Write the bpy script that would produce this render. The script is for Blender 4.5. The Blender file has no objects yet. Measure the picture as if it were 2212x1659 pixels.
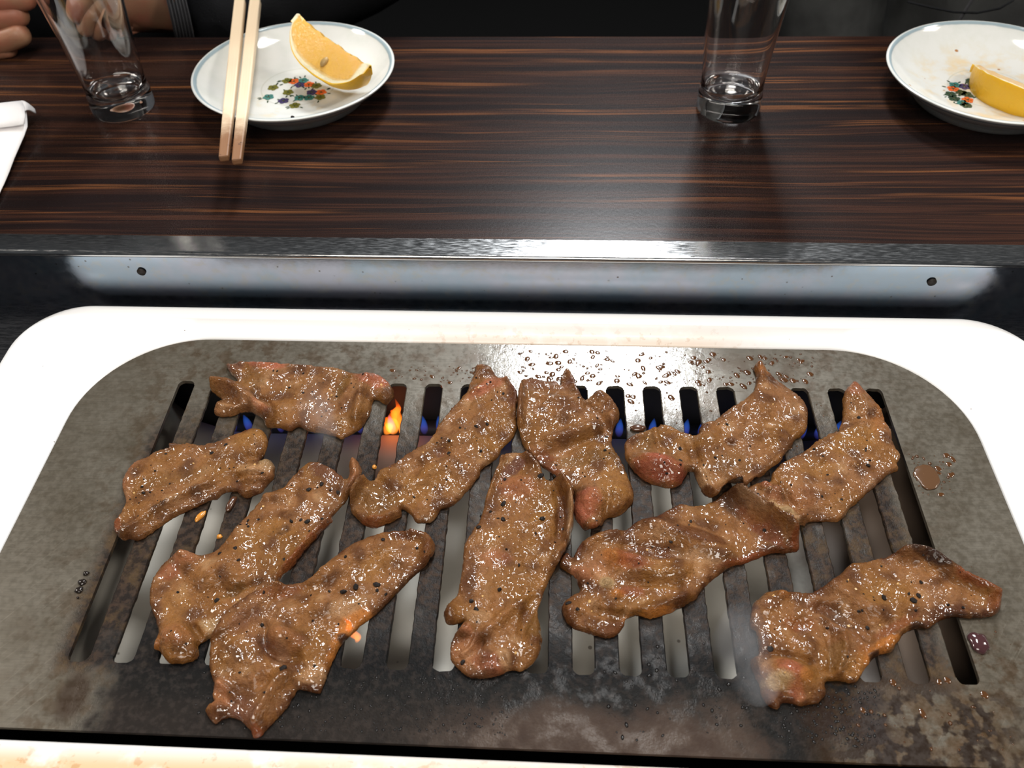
import bpy, bmesh, math, random
import numpy as np
from mathutils import Vector, Matrix, noise as mnoise
from mathutils.geometry import delaunay_2d_cdt
random.seed(7)
S = 0.0165            # one unit = the pitch of the grill slots, in metres
C = bpy.context.scene.collection
scn = bpy.context.scene

# ------------------------------------------------------------------ camera
PITCH, ROLL, YAW = 0.8336740382, -0.0371810732, -0.0654172611
CAM = np.array([0.70677177, -15.92002693, 17.60262731])
FPX = 1850.0
_f = np.array([math.sin(YAW)*math.cos(PITCH), math.cos(YAW)*math.cos(PITCH), -math.sin(PITCH)])
_r0 = np.array([math.cos(YAW), -math.sin(YAW), 0.0]); _u0 = np.cross(_r0, _f)
_r = math.cos(ROLL)*_r0 + math.sin(ROLL)*_u0
_u = -math.sin(ROLL)*_r0 + math.cos(ROLL)*_u0
cam_d = bpy.data.cameras.new('camera'); cam = bpy.data.objects.new('camera', cam_d); C.objects.link(cam)
cam.matrix_world = Matrix(((_r[0], _u[0], -_f[0], CAM[0]*S), (_r[1], _u[1], -_f[1], CAM[1]*S), (_r[2], _u[2], -_f[2], CAM[2]*S), (0, 0, 0, 1)))
cam_d.sensor_width = 36; cam_d.lens = FPX/2212*36; cam_d.clip_start = 0.01
cam_d.dof.use_dof = True; cam_d.dof.focus_distance = 0.36; cam_d.dof.aperture_fstop = 16
scn.camera = cam

# ------------------------------------------------------------------ world, lamps, exposure
scn.view_settings.view_transform = 'Standard'; scn.view_settings.look = 'None'
scn.view_settings.gamma = 1; scn.view_settings.use_curve_mapping = False
scn.view_settings.exposure = -0.42
wd = bpy.data.worlds.new('world'); scn.world = wd; wd.use_nodes = True
wd.node_tree.nodes['Background'].inputs[0].default_value = (0.9, 0.95, 1.0, 1)
wd.node_tree.nodes['Background'].inputs[1].default_value = 0.10
def lamp(name, loc, target, sx, sy, power, col):
    d = bpy.data.lights.new(name, 'AREA'); d.shape = 'RECTANGLE'; d.size = sx; d.size_y = sy; d.energy = power; d.color = col
    o = bpy.data.objects.new(name, d); C.objects.link(o)
    o.location = loc; o.rotation_euler = (Vector(target)-Vector(loc)).to_track_quat('-Z', 'Y').to_euler(); return o
lamp('ceiling_lamp_far', (0.17, 1.53, 1.62), (0, 0.0, 0), 0.30, 0.36, 48, (0.93, 0.97, 1.0))
lamp('ceiling_lamp_middle', (0.13, 0.52, 1.62), (0, -0.1, 0), 0.30, 0.36, 18, (0.98, 0.97, 0.95))
lamp('ceiling_lamp_left', (-1.65, 0.35, 1.35), (0, 0, 0), 0.35, 0.35, 20, (1.0, 0.93, 0.84))
lamp('ceiling_lamp_right', (1.65, 0.15, 1.35), (0, 0, 0), 0.35, 0.35, 20, (1.0, 0.93, 0.84))
lamp('fill_lamp_near', (-0.1, -1.15, 1.35), (0, 0, 0), 0.9, 0.6, 24, (1.0, 0.93, 0.84))  # added fill light behind the camera, brightens dish undersides and near faces

# ------------------------------------------------------------------ helpers
def Wp(x, y, z): return Vector((x*S, y*S, z*S))
def ray(px, py):
    d = _r*((px-1106)/FPX) - _u*((py-829.5)/FPX) + _f; return d
def on(px, py, z):                        # point of the plane at height z (units) seen at a pixel of the 2212 x 1659 frame
    d = ray(px, py); t = (z-CAM[2])/d[2]; return CAM + t*d
def at_y(px, py, y):
    d = ray(px, py); t = (y-CAM[1])/d[1]; return CAM + t*d
def link(o, parent=None):
    C.objects.link(o)
    if parent: o.parent = parent
    return o
def mesh_obj(name, verts, faces, mat, parent=None, smooth=True):
    me = bpy.data.meshes.new(name); me.from_pydata([tuple(v) for v in verts], [], faces); me.update()
    if mat: me.materials.append(mat)
    if smooth: me.polygons.foreach_set('use_smooth', [True]*len(me.polygons))
    return link(bpy.data.objects.new(name, me), parent)
def bm_obj(name, bm, mat, parent=None, smooth=True):
    me = bpy.data.meshes.new(name); bm.normal_update(); bm.to_mesh(me); bm.free()
    if mat: me.materials.append(mat)
    if smooth: me.polygons.foreach_set('use_smooth', [True]*len(me.polygons))
    return link(bpy.data.objects.new(name, me), parent)
def tag(o, label=None, cat=None, group=None, kind=None):
    if label: o['label'] = label
    if cat: o['category'] = cat
    if group: o['group'] = group
    if kind: o['kind'] = kind
    return o
def empty(name, loc, label, cat, group=None):
    o = bpy.data.objects.new(name, None); o.empty_display_size = 0.01; C.objects.link(o); o.location = loc
    bpy.context.view_layer.update()
    return tag(o, label, cat, group)
def under(o, parent):                     # keep world-space coordinates while parenting
    o.parent = parent; o.matrix_parent_inverse = Matrix.Translation(-Vector(parent.location)); return o
def bevel_mod(o, w, seg=3, ang=0.6):
    m = o.modifiers.new('bevel', 'BEVEL'); m.width = w; m.segments = seg; m.limit_method = 'ANGLE'; m.angle_limit = ang; return o
def box_bm(x0, x1, y0, y1, z0, z1):
    bm = bmesh.new()
    v = [bm.verts.new(Wp(x, y, z)) for z in (z0, z1) for y in (y0, y1) for x in (x0, x1)]
    for f in ((0, 2, 3, 1), (4, 5, 7, 6), (0, 1, 5, 4), (2, 6, 7, 3), (0, 4, 6, 2), (1, 3, 7, 5)): bm.faces.new([v[i] for i in f])
    return bm
def lathe(name, prof, mat, parent=None, n=96, centre=(0, 0, 0), closed=True):
    vs, fs = [], []; m = len(prof)
    for k in range(n):
        a = 2*math.pi*k/n
        for r, z in prof: vs.append(((centre[0]+r*math.cos(a))*S, (centre[1]+r*math.sin(a))*S, (centre[2]+z)*S))
    for k in range(n):
        for i in range(m if closed else m-1):
            j = (i+1) % m; k2 = (k+1) % n
            fs.append((k*m+i, k2*m+i, k2*m+j, k*m+j))
    o = mesh_obj(name, vs, fs, mat, parent)
    bm = bmesh.new(); bm.from_mesh(o.data); bmesh.ops.remove_doubles(bm, verts=bm.verts, dist=1e-6); bmesh.ops.recalc_face_normals(bm, faces=bm.faces); bm.to_mesh(o.data); bm.free()
    o.data.polygons.foreach_set('use_smooth', [True]*len(o.data.polygons))
    return o
def smooth_prof(pts, n=6):
    out = []
    P = [np.array(p, float) for p in pts]
    for i in range(len(P)-1):
        p0, p1, p2, p3 = P[max(i-1, 0)], P[i], P[i+1], P[min(i+2, len(P)-1)]
        for k in range(n):
            t = k/n
            out.append(tuple(0.5*((2*p1)+(-p0+p2)*t+(2*p0-5*p1+4*p2-p3)*t*t+(-p0+3*p1-3*p2+p3)*t**3)))
    out.append(tuple(P[-1])); return out
def rrect(x0, x1, y0, y1, r, n=10):
    """counter-clockwise rounded rectangle; r = radii at (x1,y0),(x1,y1),(x0,y1),(x0,y0)"""
    if not isinstance(r, (tuple, list)): r = (r,)*4
    pts = []
    for (cx, cy, a0, rr) in ((x1-r[0], y0+r[0], -90, r[0]), (x1-r[1], y1-r[1], 0, r[1]), (x0+r[2], y1-r[2], 90, r[2]), (x0+r[3], y0+r[3], 180, r[3])):
        for k in range(n+1):
            a = math.radians(a0+90*k/n); pts.append((cx+rr*math.cos(a), cy+rr*math.sin(a)))
    return pts
def skew(p): return (p[0], p[1]-0.011*p[0])
def tube(pts, radii, n=10, cap=True):
    bm = bmesh.new(); rings = []
    P = [Vector(p) for p in pts]
    for i, p in enumerate(P):
        d = (P[min(i+1, len(P)-1)]-P[max(i-1, 0)]).normalized()
        a = d.orthogonal().normalized() if i == 0 else (a - a.dot(d)*d).normalized()
        b = d.cross(a); rad = radii[i] if isinstance(radii, (list, tuple)) else radii
        rings.append([bm.verts.new(p + (a*math.cos(t)+b*math.sin(t))*rad) for t in [2*math.pi*k/n for k in range(n)]])
    for i in range(len(rings)-1):
        for k in range(n): bm.faces.new((rings[i][k], rings[i][(k+1) % n], rings[i+1][(k+1) % n], rings[i+1][k]))
    if cap: bm.faces.new(rings[0][::-1]); bm.faces.new(rings[-1])
    return bm

# ------------------------------------------------------------------ material helpers
class NT:
    def __init__(s, name):
        s.m = bpy.data.materials.new(name); s.m.use_nodes = True; s.t = s.m.node_tree; s.n = s.t.nodes; s.b = s.n['Principled BSDF']
        s._pos = None
    def put(s, sock, v):
        if isinstance(v, bpy.types.NodeSocket): s.t.links.new(v, sock)
        elif isinstance(v, (tuple, list)) and len(v) == 3 and sock.type == 'RGBA': sock.default_value = (*v, 1)
        else: sock.default_value = v
    def new(s, typ, **k):
        n = s.n.new(typ)
        for a, v in k.items(): setattr(n, a, v)
        return n
    def math(s, op, a, b=0.0, c=None):
        n = s.new('ShaderNodeMath', operation=op); s.put(n.inputs[0], a); s.put(n.inputs[1], b)
        if c is not None: s.put(n.inputs[2], c)
        return n.outputs[0]
    def mul(s, a, b): return s.math('MULTIPLY', a, b)
    def add(s, a, b): return s.math('ADD', a, b)
    def sub(s, a, b): return s.math('SUBTRACT', a, b)
    def mx(s, a, b): return s.math('MAXIMUM', a, b)
    def mn(s, a, b): return s.math('MINIMUM', a, b)
    def step(s, v, lo, hi, a=0.0, b=1.0):
        n = s.new('ShaderNodeMapRange', interpolation_type='SMOOTHSTEP'); s.put(n.inputs[0], v)
        n.inputs[1].default_value = lo; n.inputs[2].default_value = hi; n.inputs[3].default_value = a; n.inputs[4].default_value = b; return n.outputs[0]
    def mix(s, f, a, b):
        n = s.new('ShaderNodeMix', data_type='RGBA'); s.put(n.inputs[0], f); s.put(n.inputs[6], a); s.put(n.inputs[7], b); return n.outputs[2]
    def pos(s):
        """world position in slot-pitch units"""
        if s._pos is None:
            g = s.new('ShaderNodeNewGeometry'); n = s.new('ShaderNodeVectorMath', operation='SCALE'); n.inputs[3].default_value = 1/S
            s.t.links.new(g.outputs['Position'], n.inputs[0]); s._pos = n.outputs[0]
        return s._pos
    def xyz(s, v=None):
        n = s.new('ShaderNodeSeparateXYZ'); s.put(n.inputs[0], v or s.pos()); return n.outputs
    def vec(s, x, y, z):
        n = s.new('ShaderNodeCombineXYZ'); s.put(n.inputs[0], x); s.put(n.inputs[1], y); s.put(n.inputs[2], z); return n.outputs[0]
    def scl(s, v, sx, sy, sz, off=(0, 0, 0)):
        n = s.new('ShaderNodeMapping'); s.put(n.inputs[0], v); n.inputs['Scale'].default_value = (sx, sy, sz); n.inputs['Location'].default_value = off; return n.outputs[0]
    def noise(s, scale=1.0, detail=3.0, rough=0.55, v=None, dist=0.0):
        n = s.new('ShaderNodeTexNoise'); s.put(n.inputs['Vector'], v or s.pos()); n.inputs['Scale'].default_value = scale
        n.inputs['Detail'].default_value = detail; n.inputs['Roughness'].default_value = rough; n.inputs['Distortion'].default_value = dist; return n.outputs[0]
    def vor(s, scale=1.0, v=None, feature='F1', out='Distance', rnd=1.0):
        n = s.new('ShaderNodeTexVoronoi', feature=feature); s.put(n.inputs['Vector'], v or s.pos()); n.inputs['Scale'].default_value = scale
        n.inputs['Randomness'].default_value = rnd; return n.outputs[out]
    def attr(s, name, out='Color'):
        n = s.new('ShaderNodeAttribute', attribute_name=name); return n.outputs[out]
    def bump(s, h, strength=0.5, dist=0.001, nrm=None):
        n = s.new('ShaderNodeBump'); s.put(n.inputs['Height'], h); n.inputs['Strength'].default_value = strength; n.inputs['Distance'].default_value = dist
        if nrm: s.t.links.new(nrm, n.inputs['Normal'])
        return n.outputs[0]
    def set(s, **k):
        for a, v in k.items():
            s.put(s.b.inputs[{'color': 'Base Color', 'rough': 'Roughness', 'metal': 'Metallic', 'normal': 'Normal', 'spec': 'Specular IOR Level', 'coat': 'Coat Weight', 'coatr': 'Coat Roughness', 'trans': 'Transmission Weight', 'ior': 'IOR', 'sss': 'Subsurface Weight', 'sssr': 'Subsurface Radius', 'ssss': 'Subsurface Scale', 'alpha': 'Alpha', 'sheen': 'Sheen Weight', 'aniso': 'Anisotropic', 'emis': 'Emission Color', 'emiss': 'Emission Strength', 'coatn': 'Coat Normal'}[a]], v)
        return s.m
def plain(name, col, rough=0.5, metal=0.0, **k):
    return NT(name).set(color=col, rough=rough, metal=metal, **k)

# ------------------------------------------------------------------ materials
def mat_wood():
    m = NT('rosewood_laminate')
    v = m.scl(m.pos(), 0.035, 1.0, 1.0)
    w = m.noise(1.0, 2, 0.5, m.scl(m.pos(), 0.06, 0.25, 1))
    x, y, z = m.xyz()
    warp = m.add(y, m.mul(w, 1.3))
    v2 = m.vec(m.mul(x, 0.014), warp, 0.0)
    a = m.noise(2.6, 4, 0.7, v2); b = m.noise(11.0, 4, 0.7, v2); c = m.noise(3.1, 3, 0.6, m.vec(m.mul(x, 0.020), warp, 3.0)); big = m.noise(0.55, 2, 0.5, v2)
    f1 = m.step(a, 0.42, 0.60); f2 = m.step(b, 0.42, 0.58); f3 = m.mul(m.step(c, 0.54, 0.66), m.step(big, 0.30, 0.62, 0.35, 1.0))
    base = m.mix(f1, (0.0095, 0.0060, 0.0060), (0.040, 0.0165, 0.0105))
    base = m.mix(m.mul(f2, 0.72), base, (0.011, 0.0062, 0.0056))
    base = m.mix(m.mul(m.mul(f3, m.step(b, 0.62, 0.42)), 0.95), base, (0.165, 0.062, 0.022))
    dust = m.noise(40, 2, 0.5)
    return m.set(color=base, rough=m.step(dust, 0.3, 0.75, 0.20, 0.32), spec=0.20, normal=m.bump(m.noise(9, 4, 0.6), 0.05, 0.0006))
def mat_steel(name, col, r0, r1, scratch=True, tint=None):
    m = NT(name)
    n = m.noise(1.2, 4, 0.6)
    sc = m.noise(1.0, 3, 0.7, m.scl(m.pos(), 3.0, 28.0, 10.0))
    sp = m.step(m.vor(3.0), 0.05, 0.09, 1.0, 0.0)
    c = m.mix(m.mul(sp, m.step(m.noise(1.5), 0.5, 0.62)), m.mix(m.mul(n, 0.5), col, tuple(q*0.7 for q in col)), (0.05, 0.04, 0.03))
    return m.set(color=c, metal=1.0, rough=m.step(sc, 0.3, 0.7, r0, r1), normal=m.bump(m.add(m.mul(sc, 0.15), m.mul(m.noise(2.5, 3), 0.3)), 0.03, 0.001))
def mat_enamel():
    m = NT('white_enamel'); x, y, z = m.xyz()
    n1 = m.noise(1.1, 4, 0.6); n2 = m.noise(3.5, 4, 0.6); n3 = m.noise(0.7, 3)
    front = m.step(y, -10.5, -9.8, 1.0, 0.0)
    back = m.mul(m.step(y, 1.0, 2.6, 1.0, 0.0), m.mul(m.step(y, 0.9, 1.6), m.mul(m.step(x, -7, -1), m.step(x, 4.5, 7.5, 1.0, 0.0))))
    warm = m.mul(m.mx(m.mul(front, 1.0), m.mul(back, 0.8)), m.step(n1, 0.25, 0.5, 0.3, 1.0))
    col = m.mix(warm, (0.87, 0.865, 0.86), (0.66, 0.45, 0.27))
    st = m.mul(m.step(n2, 0.57, 0.64), m.mx(m.mul(front, m.step(x, -2.0, 3.0, 0.5, 1.0)), m.mul(back, 0.5)))
    col = m.mix(m.mul(st, 0.85), col, (0.36, 0.17, 0.035))
    speck = m.mul(m.step(m.vor(2.2), 0.035, 0.06, 1.0, 0.0), m.step(n3, 0.45, 0.6))
    col = m.mix(m.mul(speck, 0.8), col, (0.10, 0.05, 0.03))
    return m.set(color=col, rough=0.28, spec=0.5, normal=m.bump(n1, 0.03, 0.002))
def mat_plate():
    m = NT('grill_steel'); x, y, z = m.xyz()
    ax = m.math('ABSOLUTE', m.add(x, 0.4))
    n1 = m.noise(0.55, 4, 0.6); n2 = m.noise(1.7, 5, 0.65); n3 = m.noise(6.0, 4, 0.6); n4 = m.noise(22.0, 3, 0.6)
    brush = m.noise(1.0, 3, 0.7, m.scl(m.pos(), 2.0, 26.0, 8.0))
    diag = m.noise(1.0, 3, 0.7, m.vec(m.mul(m.add(x, m.mul(y, -0.8)), 12.0), m.mul(m.add(x, m.mul(y, 1.0)), 0.5), 0.0))
    steel = m.mix(m.step(n1, 0.3, 0.7), (0.125, 0.110, 0.086), (0.082, 0.068, 0.048))
    steel = m.mix(m.mul(m.step(brush, 0.4, 0.7), 0.35), steel, (0.055, 0.047, 0.036))
    steel = m.mix(m.mul(m.mul(m.step(diag, 0.55, 0.75), m.step(y, -3.0, -6.0)), 0.5), steel, (0.17, 0.15, 0.12))
    # brown grease film
    film = m.mul(m.step(n2, 0.47, 0.60), m.mx(m.step(ax, 9.0, 11.3, 0.75, 0.10), m.mul(m.step(x, 7.0, 9.0), m.step(y, -6.3, -8.0, 0.0, 1.0))))
    col = m.mix(m.mul(film, 0.8), steel, (0.048, 0.026, 0.009))
    # crust on the bars
    inb = m.mul(m.step(ax, 9.9, 9.3), m.mul(m.step(m.add(y, m.mul(m.sub(n2, 0.5), 3.0)), -0.2, -2.6), m.step(y, -8.7, -8.2)))
    crust = m.mul(inb, m.step(m.add(n1, m.mul(n2, 0.5)), 0.48, 0.72, 0.72, 1.0))
    cc = m.mix(m.step(n3, 0.42, 0.62), (0.012, 0.0075, 0.0055), (0.036, 0.021, 0.013))
    cc = m.mix(m.mul(m.step(n2, 0.48, 0.66, 0.0, 0.8), m.step(ax, 4.0, 9.0)), cc, (0.070, 0.042, 0.018))
    col = m.mix(crust, col, cc)
    # carbonised band in front
    edge = m.add(m.mul(m.sub(n1, 0.5), 3.2), m.mul(m.sub(n2, 0.5), 2.2))
    fr = m.mul(m.step(m.add(y, m.mul(edge, 0.35)), -5.6, -8.2), m.step(m.add(m.math('ABSOLUTE', m.add(x, 0.9)), edge), 8.6, 7.0))
    burn_c = m.mix(m.step(n3, 0.45, 0.65), (0.006, 0.006, 0.0063), (0.018, 0.015, 0.014))
    red_c = m.mix(m.step(n2, 0.35, 0.65), (0.042, 0.027, 0.021), (0.072, 0.052, 0.041))
    strip = m.mul(m.step(m.add(y, m.mul(edge, 0.45)), -8.75, -9.35), m.mul(m.step(m.add(x, edge), 5.3, 4.3), m.step(m.add(x, edge), -2.2, 0.4, 0.15, 1.0)))
    fc = m.mix(strip, burn_c, red_c)
    col = m.mix(m.mul(fr, 0.96), col, fc)
    # bubbled brown stains on the front right, dark patch on the front left
    wx = m.noise(1.6, 3, 0.6); wy = m.noise(1.6, 3, 0.6, m.scl(m.pos(), 1, 1, 1, (7, 3, 0)))
    cell = m.vor(3.4, feature='SMOOTH_F1', v=m.vec(m.add(x, m.mul(wx, 1.1)), m.add(y, m.mul(wy, 1.1)), 0.0))
    br = m.mul(m.mul(m.step(x, 5.6, 7.0), m.step(m.add(y, m.mul(edge, 0.4)), -7.9, -8.8)), m.step(m.add(x, edge), 11.4, 9.6))
    dk = m.step(m.math('SQRT', m.add(m.math('POWER', m.sub(x, 6.9), 2.0), m.math('POWER', m.mul(m.add(y, 9.0), 1.3), 2.0))), 1.5, 0.4)
    col = m.mix(m.mul(m.mul(br, m.step(n2, 0.36, 0.50)), 0.62), col, (0.066, 0.032, 0.008))
    col = m.mix(m.mul(br, m.step(m.add(cell, m.mul(m.sub(n2, 0.5), 0.9)), 0.36, 0.52)), col, (0.016, 0.007, 0.002))
    col = m.mix(m.mul(m.mul(dk, m.step(m.add(n2, m.mul(n3, 0.4)), 0.58, 0.72)), 0.9), col, (0.014, 0.0065, 0.004))
    d2 = m.math('SQRT', m.add(m.math('POWER', m.mul(m.add(x, 9.3), 1.6), 2.0), m.math('POWER', m.add(y, 9.0), 2.0)))
    col = m.mix(m.mul(m.step(m.add(d2, m.mul(edge, 0.15)), 0.75, 0.35), 0.85), col, (0.026, 0.012, 0.004))
    gritty = m.mx(m.mul(crust, 0.9), m.mul(fr, 0.8))
    h = m.add(m.mul(m.mul(n3, gritty), 1.2), m.add(m.mul(m.mul(n4, gritty), 0.8), m.mul(brush, 0.05)))
    greasy0 = m.mul(m.step(y, -1.8, 0.8), m.mul(m.step(x, -2.5, 0.5), m.step(x, 6.0, 4.0)))
    greasy = m.mul(greasy0, m.step(m.noise(1.0, 4, 0.6), 0.26, 0.42))
    m.b.inputs['Coat IOR'].default_value = 1.8
    h = m.add(m.mul(h, m.sub(1.0, m.mul(greasy, 0.85))), m.mul(m.mul(n4, greasy), 0.14))
    rough = m.add(m.add(m.step(n3, 0.35, 0.65, 0.28, 0.42), m.mul(greasy, -0.18)), m.mul(m.mx(crust, fr), 0.12))
    return m.set(color=col, rough=rough, metal=m.mul(m.sub(1.0, m.mx(crust, fr)), 0.35), spec=m.mul(m.sub(1.0, m.mul(m.mx(m.mul(crust, 0.8), fr), 0.9)), 0.5), coat=m.mx(m.mul(greasy, 0.9), m.mul(m.mul(m.mx(fr, crust), m.step(n2, 0.47, 0.60)), 0.035)), coatr=0.10, coatn=m.bump(m.add(m.mul(n4, 0.6), m.mul(n3, 2.0)), 0.13, 0.0006), normal=m.bump(h, 0.30, 0.0008), aniso=0.0)
def mat_meat():
    m = NT('grilled_meat')
    col = m.attr('col')
    tc = m.pos()
    n1 = m.noise(3.2, 5, 0.65); n2 = m.noise(11, 4, 0.65); n3 = m.noise(30, 2, 0.5)
    n0 = m.noise(1.5, 4, 0.65, dist=0.4)
    c = m.mix(m.step(n1, 0.36, 0.70, 0.0, 0.55), col, m.mix(0.60, col, (0.075, 0.026, 0.006)))
    c = m.mix(m.step(n0, 0.50, 0.66, 0.0, 0.55), c, m.mix(0.6, c, (0.20, 0.078, 0.012)))
    c = m.mix(m.step(n2, 0.53, 0.70, 0.0, 0.35), c, m.mix(0.4, c, (0.36, 0.21, 0.11)))
    c = m.mix(m.step(n2, 0.47, 0.33, 0.0, 0.45), c, m.mix(0.6, c, (0.05, 0.018, 0.005)))
    c = m.mix(m.step(n3, 0.60, 0.72, 0.0, 0.55), c, (0.055, 0.02, 0.008))
    b1 = m.bump(m.add(m.mul(n1, 1.0), m.mul(n2, 0.16)), 0.8, 0.0024)
    b2 = m.bump(n3, 0.15, 0.0003, b1)
    wet = m.step(m.noise(1.7, 4, 0.6), 0.45, 0.60)
    g1 = m.noise(2.3, 2.0, 0.5, dist=0.8); g2 = m.noise(7.0, 1.0, 0.5)
    cn = m.bump(m.add(g1, m.mul(g2, 0.16)), 1.0, 0.0026)
    m.b.inputs['Coat IOR'].default_value = 1.6
    return m.set(color=c, rough=0.5, spec=0.14, coat=m.add(m.mul(wet, 0.82), 0.18), coatr=0.035, normal=b2, coatn=cn, sss=0.10, sssr=(1.0, 0.35, 0.15), ssss=0.002)
def mat_fabric(name, col, sc=14.0, rough=0.9):
    m = NT(name); n = m.noise(sc, 3, 0.6); n2 = m.noise(0.6, 3)
    c = m.mix(m.step(n2, 0.3, 0.7), col, tuple(q*1.6 for q in col))
    return m.set(color=c, rough=rough, spec=0.2, normal=m.bump(n, 0.4, 0.001))
def mat_skin():
    m = NT('skin'); n = m.noise(0.7, 3); n2 = m.noise(8, 3)
    c = m.mix(m.step(n, 0.35, 0.65), (0.30, 0.160, 0.090), (0.32, 0.115, 0.068))
    return m.set(color=c, rough=0.5, sss=0.15, sssr=(1, 0.4, 0.2), ssss=0.004, normal=m.bump(n2, 0.15, 0.001))
def mat_glass():
    m = NT('clear_glass'); return m.set(color=(1, 1, 1), rough=0.0, trans=1.0, ior=1.46)
def mat_dish(centre, stained):
    m = NT('glazed_porcelain'); x, y, z = m.xyz()
    dx = m.sub(x, centre[0]); dy = m.sub(y, centre[1])
    r = m.math('SQRT', m.add(m.mul(dx, dx), m.mul(dy, dy)))
    zl = m.sub(z, centre[2])
    n = m.noise(1.4, 4, 0.6)
    col = m.mix(m.step(n, 0.4, 0.7), (0.66, 0.67, 0.65), (0.62, 0.64, 0.61))
    band = m.mul(m.mul(m.step(m.add(r, m.mul(m.sub(n, 0.5), 0.05)), 3.38, 3.42), m.step(r, 3.53, 3.49)), m.step(zl, 0.5, 0.6))
    line = m.mul(m.step(m.math('ABSOLUTE', m.sub(r, 1.32)), 0.035, 0.012), m.step(zl, 0.55, 0.5))
    st = m.mul(m.step(n, 0.42 if stained else 0.52, 0.7), m.mul(m.step(r, 3.2, 1.6), m.step(m.sub(dx, dy), -1.5, 1.2) if not stained else 1.0))
    col = m.mix(m.mul(st, 0.9 if stained else 0.6), col, (0.70, 0.55, 0.34))
    if stained:
        sp = m.mul(m.step(m.vor(1.5), 0.07, 0.12, 1.0, 0.0), m.step(r, 3.2, 2.9))
        col = m.mix(sp, col, (0.38, 0.17, 0.06))
    col = m.mix(m.mul(line, 0.5), col, (0.45, 0.46, 0.40))
    col = m.mix(m.mul(band, 0.85), col, (0.22, 0.31, 0.36))
    ft = m.mul(m.step(zl, 0.42, 0.38), m.step(zl, 0.30, 0.34))
    return m.set(color=col, rough=0.10, spec=0.5)
def mat_citrus():
    m = NT('lemon'); col = m.attr('col'); n = m.noise(9, 3); f = m.attr('flesh', 'Fac')
    ves = m.noise(1.0, 3, 0.6, m.scl(m.pos(), 7, 7, 3))
    c = m.mix(m.mul(f, m.step(ves, 0.45, 0.7, 0.0, 0.35)), col, (0.75, 0.40, 0.10))
    return m.set(color=c, rough=m.mix(f, (0.38,)*3, (0.16,)*3), sss=0.25, sssr=(1, 0.6, 0.2), ssss=0.006, normal=m.bump(m.add(n, m.mul(ves, f)), 0.35, 0.0012), spec=0.5)
def mat_chop():
    m = NT('bamboo'); o = m.new('ShaderNodeTexCoord').outputs['Object']
    s_ = m.new('ShaderNodeVectorMath', operation='SCALE'); s_.inputs[3].default_value = 1/S; m.t.links.new(o, s_.inputs[0]); p = s_.outputs[0]
    X = m.xyz(p)[0]
    g = m.noise(1.0, 3, 0.6, m.scl(p, 0.4, 14, 14)); n = m.noise(2.2, 4, 0.65)
    c = m.mix(g, (0.82, 0.68, 0.50), (0.74, 0.57, 0.38))
    c = m.mix(m.mul(m.step(m.add(X, m.mul(m.sub(n, 0.5), 1.8)), 3.0, 0.9), 0.92), c, (0.17, 0.058, 0.011))
    c = m.mix(m.mul(m.step(n, 0.62, 0.68), m.step(X, 1.6, 0.6)), c, (0.05, 0.016, 0.006))
    return m.set(color=c, rough=0.5, normal=m.bump(g, 0.15, 0.0006))
def mat_flame(name, c0, c1, strength, z0, z1, sc=3.0, thr=0.35):
    """burning gas: an emitting volume"""
    m = bpy.data.materials.new(name); m.use_nodes = True; t = m.node_tree; t.nodes.clear()
    out = t.nodes.new('ShaderNodeOutputMaterial'); em = t.nodes.new('ShaderNodeEmission')
    tc = t.nodes.new('ShaderNodeTexCoord'); sp = t.nodes.new('ShaderNodeSeparateXYZ'); t.links.new(tc.outputs['Generated'], sp.inputs[0])
    mr = t.nodes.new('ShaderNodeMapRange'); mr.inputs[1].default_value = z0; mr.inputs[2].default_value = z1; t.links.new(sp.outputs[2], mr.inputs[0])
    mx = t.nodes.new('ShaderNodeMix'); mx.data_type = 'RGBA'; t.links.new(mr.outputs[0], mx.inputs[0]); mx.inputs[6].default_value = (*c0, 1); mx.inputs[7].default_value = (*c1, 1)
    t.links.new(mx.outputs[2], em.inputs[0]); em.inputs[1].default_value = strength
    t.links.new(em.outputs[0], out.inputs['Volume']); return m
M = dict(wood=mat_wood(), enamel=mat_enamel(), plate=mat_plate(), meat=mat_meat(), skin=mat_skin(), glass=mat_glass(), citrus=mat_citrus(), chop=mat_chop())
M['trim'] = mat_steel('scratched_steel_trim', (0.58, 0.58, 0.58), 0.09, 0.24)
def mat_recess():
    m = NT('recess_steel'); x, y, z = m.xyz(); n = m.noise(0.45, 4, 0.6); n2 = m.noise(3.0, 4, 0.65); sp = m.mul(m.step(m.vor(2.4), 0.05, 0.10, 1.0, 0.0), m.step(m.noise(1.1), 0.45, 0.6))
    c = m.mix(m.step(n, 0.38, 0.62), (0.270, 0.330, 0.390), (0.330, 0.345, 0.400))
    c = m.mix(m.mul(m.step(n2, 0.52, 0.66), 0.35), c, (0.36, 0.34, 0.28))
    c = m.mix(m.mul(sp, 0.8), c, (0.08, 0.06, 0.045))
    scr = m.noise(1.0, 3, 0.7, m.scl(m.pos(), 6.0, 6.0, 30.0))
    return m.set(color=c, metal=1.0, rough=m.step(n2, 0.3, 0.7, 0.13, 0.22), normal=m.bump(m.add(m.mul(n2, 0.5), m.mul(scr, 0.15)), 0.06, 0.001))
M['wall_steel'] = mat_recess()
M['dark_steel'] = mat_steel('dark_steel', (0.16, 0.16, 0.17), 0.22, 0.35)
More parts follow.
